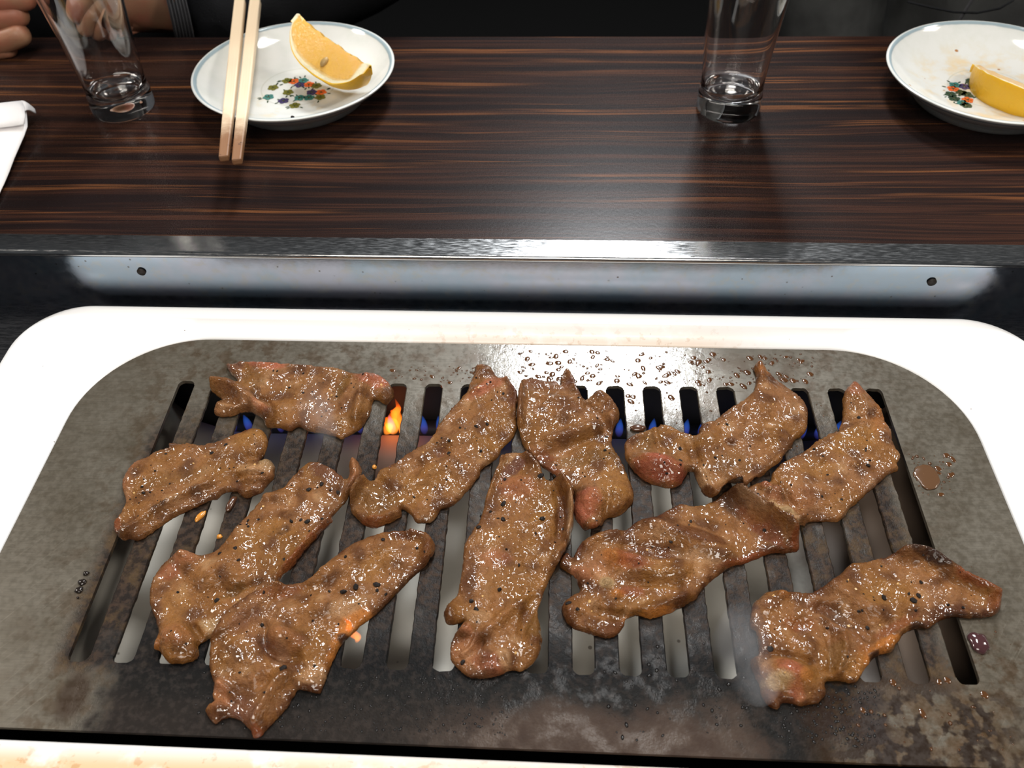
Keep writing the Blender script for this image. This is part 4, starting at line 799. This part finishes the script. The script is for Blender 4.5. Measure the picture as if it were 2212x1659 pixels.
# ------------------------------------------------------------------ dishes with lemon
DISH = [(0.0, .20), (2.15, .20), (2.22, 0), (2.45, 0), (2.50, .20), (2.70, .32), (3.05, .56), (3.40, .84), (3.58, 1.02), (3.56, 1.07), (3.46, 1.06), (3.30, .92), (2.9, .66), (2.4, .46), (1.95, .35), (1.5, .315), (0.0, .31)]
def dish(c, label, stained, flowers, src):
    o = empty('small_dish', Wp(*c), label, 'dish', 'small porcelain dishes on the table')
    mt = mat_dish(c, stained)
    p = DISH[:5]+smooth_prof(DISH[4:], 5)[1:]
    b = lathe('bowl', p, mt, None, 128, c); under(b, o)
    for i, (zx, zy, key) in enumerate(flowers):
        px, py = src(zx, zy); q = on(px, py, c[2]+.32)
        bm = bmesh.new(); rp = 0.095
        n5 = 5
        for k in range(n5):
            a = 2*math.pi*k/n5+i; ctr = (q[0]+0.115*math.cos(a), q[1]+0.115*math.sin(a))
            bmesh.ops.create_cone(bm, cap_ends=True, segments=10, radius1=rp*S, radius2=rp*S*0.9, depth=0.006*S, matrix=Matrix.Translation(Wp(ctr[0], ctr[1], c[2]+.325)))
        fo = bm_obj('printed_flower', bm, M['fl_'+key], None, smooth=False); under(fo, o)
        bm = bmesh.new(); bmesh.ops.create_cone(bm, cap_ends=True, segments=8, radius1=.05*S, radius2=.045*S, depth=0.006*S, matrix=Matrix.Translation(Wp(q[0], q[1], c[2]+.330)))
        ce = bm_obj('flower_centre', bm, M['fl_dark'], fo, smooth=False)
    rn = random.Random(int(c[0]*10)); bm = bmesh.new()
    for (zx, zy, key) in flowers:
        px, py = src(zx, zy); q = on(px, py, c[2]+.32)
        for k in range(3):
            a = rn.uniform(0, 6.3); L = rn.uniform(.2, .34)
            mt_ = Matrix.Translation(Wp(q[0]+L*math.cos(a), q[1]+L*math.sin(a), c[2]+.323)) @ Matrix.Rotation(a, 4, 'Z') @ Matrix.Diagonal((1.8, 0.7, 1, 1))
            bmesh.ops.create_cone(bm, cap_ends=True, segments=8, radius1=.045*S, radius2=.04*S, depth=.004*S, matrix=mt_)
    lv = bm_obj('printed_leaf', bm, M['fl_leaf'], None, smooth=False); under(lv, o); lv['kind'] = 'stuff'
    return o
for k, c_ in dict(olive=(.16, .155, .03), teal=(.055, .20, .175), purple=(.065, .05, .13), orange=(.72, .14, .03), dark=(.05, .06, .02), leaf=(.045, .075, .045)).items():
    M['fl_'+k] = plain('print_'+k, c_, 0.25)
C1, C2 = (-8.55, 12.67, T), (15.85, 12.35, T)
dish(C1, 'white dish under the chopsticks with flower print, blue rim and lemon', False,
     [(1450, 465, 'olive'), (1425, 515, 'teal'), (1505, 535, 'purple'), (1565, 560, 'olive'), (1590, 520, 'teal'), (1530, 490, 'olive'), (1560, 432, 'orange'), (1592, 450, 'purple'), (1640, 448, 'orange'), (1655, 490, 'purple'), (1705, 490, 'orange'), (1700, 516, 'olive'), (1525, 428, 'olive'), (1640, 518, 'teal'), (1610, 428, 'teal'), (1680, 455, 'olive')],
     lambda x, y: (x/2.458, y/2.458))
dish(C2, 'white stained dish at the right edge with flower print and lemon', True,
     [(1795, 522, 'orange'), (1805, 500, 'teal'), (1780, 555, 'leaf'), (1845, 545, 'dark'), (1880, 588, 'orange'), (1800, 580, 'leaf'), (1850, 605, 'teal'), (1875, 555, 'leaf'), (1870, 620, 'leaf'), (1915, 515, 'leaf'), (1945, 475, 'dark'), (1900, 480, 'leaf'), (1860, 510, 'purple')],
     lambda x, y: (1400+x/2.724, y/2.724))
def lemon(label, Tt, Ee, rind, back, R, phi, seed, pw=0.55, seedpx=None):
    """wedge: axis Tt..Ee, rind = direction in the visible cut face from the axis to the peel, back = where the body lies behind that face"""
    Tt, Ee = Vector(Tt), Vector(Ee); X = (Ee-Tt); a = X.length/2; X.normalize(); mid = (Tt+Ee)/2
    d = Vector(rind); d = (d-d.dot(X)*X).normalized(); nb = X.cross(d)
    if nb.dot(Vector(back)) < 0: nb = -nb
    fr = [0.0, .15, .32, .50, .66, .80, .875, .89, .93, .965, .972, 1.0]; na = 18; ns = 44
    vs, cols, fl, fs = [], [], [], []
    yel, pith, flesh, edge = (.78, .44, .015), (.80, .72, .50), (.74, .42, .085), (.80, .60, .27)
    m = None
    for i in range(ns+1):
        t = -1+2*i/ns; x = t*a*0.999; rr = R*max(0.10, (1-abs(t)**(2.3 if t < 0 else 3.6)))**pw
        row = []
        for q, f in enumerate(fr):
            row.append((f*rr, 0, q))
        for k in range(1, na): row.append((rr, phi*k/na, 99))
        for q in range(len(fr)-1, 0, -1): row.append((fr[q]*rr, phi, q))
        m = len(row)
        for (r_, ph, q) in row:
            wob = 1+0.02*nz(t*4, ph*3, seed)
            rag = 0.10*nz(t*7, seed, 1) + 0.05*nz(t*19, seed, 4) if q in (0, 1, 2) else 0
            p = mid+X*x+(d*math.cos(ph)+nb*math.sin(ph))*(r_*wob+rag+(0.10*R if q == 0 else 0))
            if q not in (99,) : p += (nb if ph == 0 else -nb)*(0.03*nz(t*6, r_*4, seed+8))
            vs.append(p*S)
            endp = t > 0.84 and q < 7 or abs(t) > 0.95
            if q == 99 or q >= 10 or t > 0.955: c = yel
            elif q >= 7 or endp: c = pith
            elif q == 6: c = edge
            else: c = flesh
            cols.append(c); fl.append(1.0 if c == flesh else 0.0)
    for i in range(ns):
        for j in range(m):
            j2 = (j+1) % m; fs.append((i*m+j, (i+1)*m+j, (i+1)*m+j2, i*m+j2))
    fs.append(tuple(range(m))); fs.append(tuple(ns*m+j for j in range(m))[::-1])
    o = mesh_obj('lemon_wedge', vs, fs, M['citrus'])
    bm = bmesh.new(); bm.from_mesh(o.data); bmesh.ops.recalc_face_normals(bm, faces=bm.faces); bm.to_mesh(o.data); bm.free()
    o.data.set_sharp_from_angle(angle=0.9)
    at = o.data.color_attributes.new('col', 'FLOAT_COLOR', 'POINT'); at.data.foreach_set('color', np.hstack([np.array(cols), np.ones((len(cols), 1))]).ravel())
    af = o.data.attributes.new('flesh', 'FLOAT', 'POINT'); af.data.foreach_set('value', np.array(fl))
    tag(o, label, 'lemon', 'lemon wedges on the dishes')
    if seedpx:
        bm = bmesh.new(); p = mid+X*seedpx[0]*a+d*seedpx[1]*R-nb*0.02
        bmesh.ops.create_uvsphere(bm, u_segments=12, v_segments=8, radius=1, matrix=Matrix.Translation(p*S) @ (d).to_track_quat('X', 'Z').to_matrix().to_4x4() @ Matrix.Diagonal((.20*S, .12*S, .10*S, 1)))
        bm_obj('seed', bm, M['pip'], o)
    return o
M['pip'] = plain('lemon_pip', (.42, .27, .10), .4)
A_, B_ = at_y(643, 26, 13.9), at_y(802, 138, 11.2)
mid_ = (A_+B_)/2; rd = at_y(678, 176, 11.3)-mid_
lemon('lemon wedge standing on the flowered dish beside the chopsticks', A_, B_, rd, (0.35, 1.0, -0.4), 1.45, math.radians(62), 3, seedpx=(.18, .60))
X_ = Vector((0.64, -0.76, 0.0)).normalized(); d_ = Vector((-0.70, -0.60, 0.36)).normalized(); P_ = Vector(at_y(2222, 196, 10.55)); mid_ = P_-d_*1.5
lemon('lemon wedge lying peel side out on the dish at the right edge', mid_-X_*2.5, mid_+X_*1.1, d_, (-0.3, -0.25, -0.9), 1.55, math.radians(46), 5, 0.6)

# ------------------------------------------------------------------ glasses
GL = [(0.0, .02), (.90, .02), (1.0, .0), (1.08, .07), (1.10, .25), (1.09, .60), (1.06, .95), (1.08, 1.6), (1.18, 2.8), (1.34, 4.4), (1.50, 6.0), (1.66, 7.4), (1.72, 8.2)]
GI = [(1.70, 8.27), (1.655, 8.25), (1.60, 7.4), (1.44, 6.0), (1.25, 4.4), (1.10, 2.8), (1.0, 1.6), (.96, 1.05), (.88, .80), (.60, .66), (.28, .64), (0.0, .66)]
def glass(c, label):
    p = GL[:3]+smooth_prof(GL[2:], 5)[1:]+smooth_prof(GI, 5)
    o = lathe('beer_glass', p, M['glass'], None, 96, c)
    return tag(o, label, 'glass', 'empty glasses on the table')
glass((-14.78, 11.75, T), 'empty clear tumbler in front of the hands at the left')
glass((6.82, 11.6, T), 'empty clear tumbler standing alone right of the table middle')

# ------------------------------------------------------------------ chopsticks across the left dish
def chop(p0, p1, w, label):
    P0, P1 = Vector(p0), Vector(p1); L = (P1-P0).length; X = (P1-P0).normalized(); Z = Vector((0, 0, 1)); Y = Z.cross(X).normalized(); Z = X.cross(Y)
    bm = bmesh.new(); rows = []
    for (t, k) in ((0, .74), (.3, .90), (.7, 1.0), (1, 1.0)):
        rows.append([bm.verts.new((t*L*S, y*w*k*S, z*w*0.72*k*S)) for y, z in ((-.5, -.5), (.5, -.5), (.5, .5), (-.5, .5))])
    for i in range(len(rows)-1):
        for k in range(4): bm.faces.new((rows[i][k], rows[i+1][k], rows[i+1][(k+1) % 4], rows[i][(k+1) % 4]))
    bm.faces.new(rows[0]); bm.faces.new(rows[-1][::-1]); bmesh.ops.recalc_face_normals(bm, faces=bm.faces)
    o = bm_obj('chopstick', bm, M['chop'], None, smooth=False); bevel_mod(o, 0.05*S, 2, .5)
    o.matrix_world = Matrix(((X.x, Y.x, Z.x, P0.x*S), (X.y, Y.y, Z.y, P0.y*S), (X.z, Y.z, Z.z, P0.z*S), (0, 0, 0, 1)))
    return tag(o, label, 'chopstick', 'chopsticks resting on the left dish')
ZC = T+1.07+0.18
chop(on(484, 343, ZC), on(519, 4, ZC), 0.41, 'left wooden chopstick of the pair lying across the flowered dish')
chop(on(512, 350, ZC), on(552, 4, ZC), 0.41, 'right wooden chopstick of the pair with the browner tip')

# ------------------------------------------------------------------ paper napkin at the left edge
def sheet(name, grid, mat, thick, parent=None):
    n, m = len(grid), len(grid[0]); vs = [Wp(*p) for r in grid for p in r]; fs = []
    for i in range(n-1):
        for j in range(m-1): fs.append((i*m+j, i*m+j+1, (i+1)*m+j+1, (i+1)*m+j))
    o = mesh_obj(name, vs, fs, mat, parent)
    s_ = o.modifiers.new('solid', 'SOLIDIFY'); s_.thickness = thick*S; s_.offset = 1; return o
def quadgrid(c00, c01, c10, c11, n, m, zf):
    g = []
    for i in range(n):
        r = []
        for j in range(m):
            u, v = i/(n-1), j/(m-1)
            p = (np.array(c00)*(1-u)*(1-v)+np.array(c01)*(1-u)*v+np.array(c10)*u*(1-v)+np.array(c11)*u*v)
            r.append((p[0], p[1], p[2]+zf(u, v)))
        g.append(r)
    return g
nap = empty('paper_napkin', Wp(-19, 9, T), 'folded white paper napkin at the left edge of the table', 'napkin')
def napgrid(rows, n, zf):
    g = []
    R_ = [np.array(on(px, py, T+h)) for px, py, h in rows]
    for i, e in enumerate(R_):
        l = np.array(on(rows[i][0]-260, rows[i][1]+30, T+0.25)); r = []
        for j in range(n):
            v = j/(n-1); p = l*(1-v)+e*v; r.append((p[0], p[1], p[2]+zf(i/(len(R_)-1), v)))
        g.append(r)
    return g
o = sheet('paper_fold', napgrid([(51, 219, .5), (56, 235, .5), (58, 255, .45), (59, 272, .40), (52, 292, .35), (42, 315, .3), (31, 340, .25), (20, 368, .2), (9, 395, .15), (-2, 420, .12), (-30, 480, .1)], 22, lambda u, v: 0.03*nz(u*5, v*4, 2)+0.05*math.sin(v*7)*(1-v)), M['paper'], 0.03); under(o, nap)
o = sheet('paper_fold', napgrid([(48, 217, .62), (52, 230, .62), (54, 250, .60), (50, 268, .56)], 22, lambda u, v: 0.03*nz(u*3, v*4, 7)), M['paper'], 0.03); under(o, nap)
a, b, c_, d_ = on(46, 217, T+.62), on(76, 236, T+.34), on(52, 240, T+.60), on(79, 246, T+.22)
o = sheet('paper_corner', quadgrid(a, b, c_, d_, 8, 12, lambda u, v: 0.10*math.sin(v*3.1)), M['paper'], 0.03); under(o, nap)

# ------------------------------------------------------------------ the two guests across the table
def skin_mesh(name, verts, edges, radii, mat, parent, sub=2, root=0, rough=None):
    me = bpy.data.meshes.new(name); me.from_pydata([Wp(*v) for v in verts], edges, []); o = bpy.data.objects.new(name, me); C.objects.link(o)
    md = o.modifiers.new('skin', 'SKIN'); md.use_smooth_shade = True
    for i, r in enumerate(radii):
        rr = r if isinstance(r, tuple) else (r, r); me.skin_vertices[0].data[i].radius = (rr[0]*S, rr[1]*S)
    me.skin_vertices[0].data[root].use_root = True
    sb = o.modifiers.new('sub', 'SUBSURF'); sb.levels = sub; sb.render_levels = sub
    dg = bpy.context.evaluated_depsgraph_get(); nm = bpy.data.meshes.new_from_object(o.evaluated_get(dg)); bpy.data.objects.remove(o)
    nm.name = name; nm.materials.clear(); nm.materials.append(mat)
    if rough:
        for v in nm.vertices:
            q = v.co/S; k = rough*(nz(q.x*.28, q.y*.28, q.z*.45)+0.5*nz(q.x*.8, q.y*.8, q.z*.9+4)); v.co += Vector((0, -1, 0.4))*k*S
    for v in nm.vertices:                # what lies on the table rests on its top
        if v.co.y < 18.2*S and v.co.z < (T+0.04)*S: v.co.z = (T+0.04)*S
    nm.polygons.foreach_set('use_smooth', [True]*len(nm.polygons))
    o = bpy.data.objects.new(name, nm); C.objects.link(o)
    if parent: under(o, parent)
    return o
pa = empty('person', Wp(-19, 24, ZF), 'person in black with grey knit cuffs, hands clasped on the table edge', 'person')
def hand_chain(wrist, palm, fingers, thumb):
    """one continuous surface: forearm, palm and five bent fingers"""
    V, Ed, Rd = [], [], []
    def addv(p, r, par=None):
        V.append(tuple(p)); Rd.append(r)
        if par is not None: Ed.append((par, len(V)-1))
        return len(V)-1
    w0 = addv(wrist[0], (1.25, 1.5)); w1 = addv(wrist[1], (0.95, 1.25), w0); pm = addv(palm, (0.85, 1.7), w1)
    for f in fingers+[thumb]:
        k = pm
        for (p, r) in f: k = addv(p, r, k)
    return V, Ed, Rd
A = at_y
def fing(pts, r0, r1): return [(p, r0+(r1-r0)*i/max(1, len(pts)-1)) for i, p in enumerate(pts)]
# the guest's left hand (wrist at the cuff on the viewer's right), fingers curling down to the table
V, Ed, Rd = hand_chain([A(384, 14, 18.85), A(345, 20, 18.6)], A(262, 8, 18.0),
    [fing([A(205, -30, 17.2), A(165, 0, 16.2), A(150, 45, 16.1)], .50, .40),
     fing([A(212, -5, 17.2), A(180, 30, 16.3), A(178, 72, 16.4)], .52, .40),
     fing([A(222, 20, 17.3), A(208, 52, 16.6), A(213, 86, 16.7)], .52, .40),
     fing([A(245, 35, 17.5), A(240, 60, 17.0), A(246, 84, 17.1)], .48, .36)],
    fing([A(270, 45, 18.2), A(290, 70, 17.8), A(300, 86, 17.6)], .55, .42))
body = skin_mesh('body', V, Ed, Rd, M['skin'], pa, 2, 1)
V2, Ed2, Rd2 = hand_chain([A(-330, 60, 19.0), A(-250, 50, 18.0)], A(-150, 40, 17.2),
    [fing([A(-70, 5, 16.6), A(0, 0, 16.2), A(78, -8, 16.4)], .62, .50),
     fing([A(-70, 50, 16.4), A(-10, 40, 16.0), A(62, 28, 16.2)], .62, .48),
     fing([A(-75, 100, 16.2), A(0, 92, 15.7), A(62, 68, 15.8)], .60, .46),
     fing([A(-90, 135, 16.2), A(-40, 128, 15.8), A(30, 100, 15.7)], .52, .40)],
    fing([A(-120, -30, 17.4), A(-60, -40, 17.0), A(10, -50, 16.8)], .6, .45))
b2 = skin_mesh('hand', V2, Ed2, Rd2, M['skin'], pa, 2, 1)
jv = [(-19, 27, -14), (-19, 26.5, -4), (-19, 26, 6), (-19, 25.5, 15), (-10.5, 25.5, 16.5), (-6.2, 24.5, 8), (-5.2, 22.5, 3.6), tuple(A(520, 20, 20.5)), tuple(A(380, 14, 18.95)), (-27.5, 25.5, 16.5), (-32, 24, 8), (-31, 21, 3.6), tuple(A(-300, 60, 19))]
je = [(0, 1), (1, 2), (2, 3), (3, 4), (4, 5), (5, 6), (6, 7), (7, 8), (3, 9), (9, 10), (10, 11), (11, 12)]
jr = [(8, 6), (8, 6), (8, 5.5), (7, 5), 3.4, 3.0, 2.9, 2.3, 1.80, 3.4, 3.0, 2.8, 1.7]
jk = skin_mesh('jacket', jv, je, jr, M['black_cloth'], pa, 2, 2, 0.35)
# ribbed cuff: separate ridges round the wrist
c0, c1 = np.array(A(402, 14, 19.0)), np.array(A(362, 18, 18.7)); ax_ = (c1-c0); pts, rad = [], []
for k in range(41):
    t = k/40; pts.append(Wp(*(c0+ax_*t))); rad.append((1.62+0.10*math.sin(t*math.pi*12)-0.12*t)*S)
cf = bm_obj('cuff', tube(pts, rad, 40), M['knit']); under(cf, pa); cf['label'] = 'grey ribbed knit cuff'
pb = empty('person', Wp(19, 25, ZF), 'person in a charcoal jacket with a hanging grey cord, right side across the table', 'person')
jv = [(24, 27, -14), (24, 26.3, -4), (24, 26, 6), (24, 25.5, 15), (15.5, 25.5, 16), (13.0, 25, 6), (13.6, 24.4, -3), (16, 22.5, -5.5), (32.5, 25.5, 16), (35.5, 25, 6), (35, 24.4, -3), (32, 22.5, -5.5)]
je = [(0, 1), (1, 2), (2, 3), (3, 4), (4, 5), (5, 6), (6, 7), (3, 8), (8, 9), (9, 10), (10, 11)]
jr = [(8.5, 6.4), (8.5, 6.4), (8.2, 6), (7, 5), 3.4, 3.0, 2.7, 1.8, 3.4, 3.0, 2.7, 1.8]
jb = skin_mesh('jacket', jv, je, jr, M['charcoal_cloth'], pb, 2, 2, 0.55)
cord = bm_obj('drawcord', tube([Wp(*A(x, y, 19.3)) for x, y in ((2130, -60), (2106, -10), (2092, 12), (2080, 32), (2066, 54), (2058, 76))], 0.07*S, 8), M['knit']); under(cord, pb); cord['label'] = 'thin grey drawcord'
zp = bm_obj('jacket_seam', tube([Wp(*A(x, y, 19.2)) for x, y in ((1960, 4), (2010, 16), (2060, 26), (2110, 28), (2160, 18), (2190, 0))], 0.045*S, 6), M['black_cloth']); under(zp, pb)
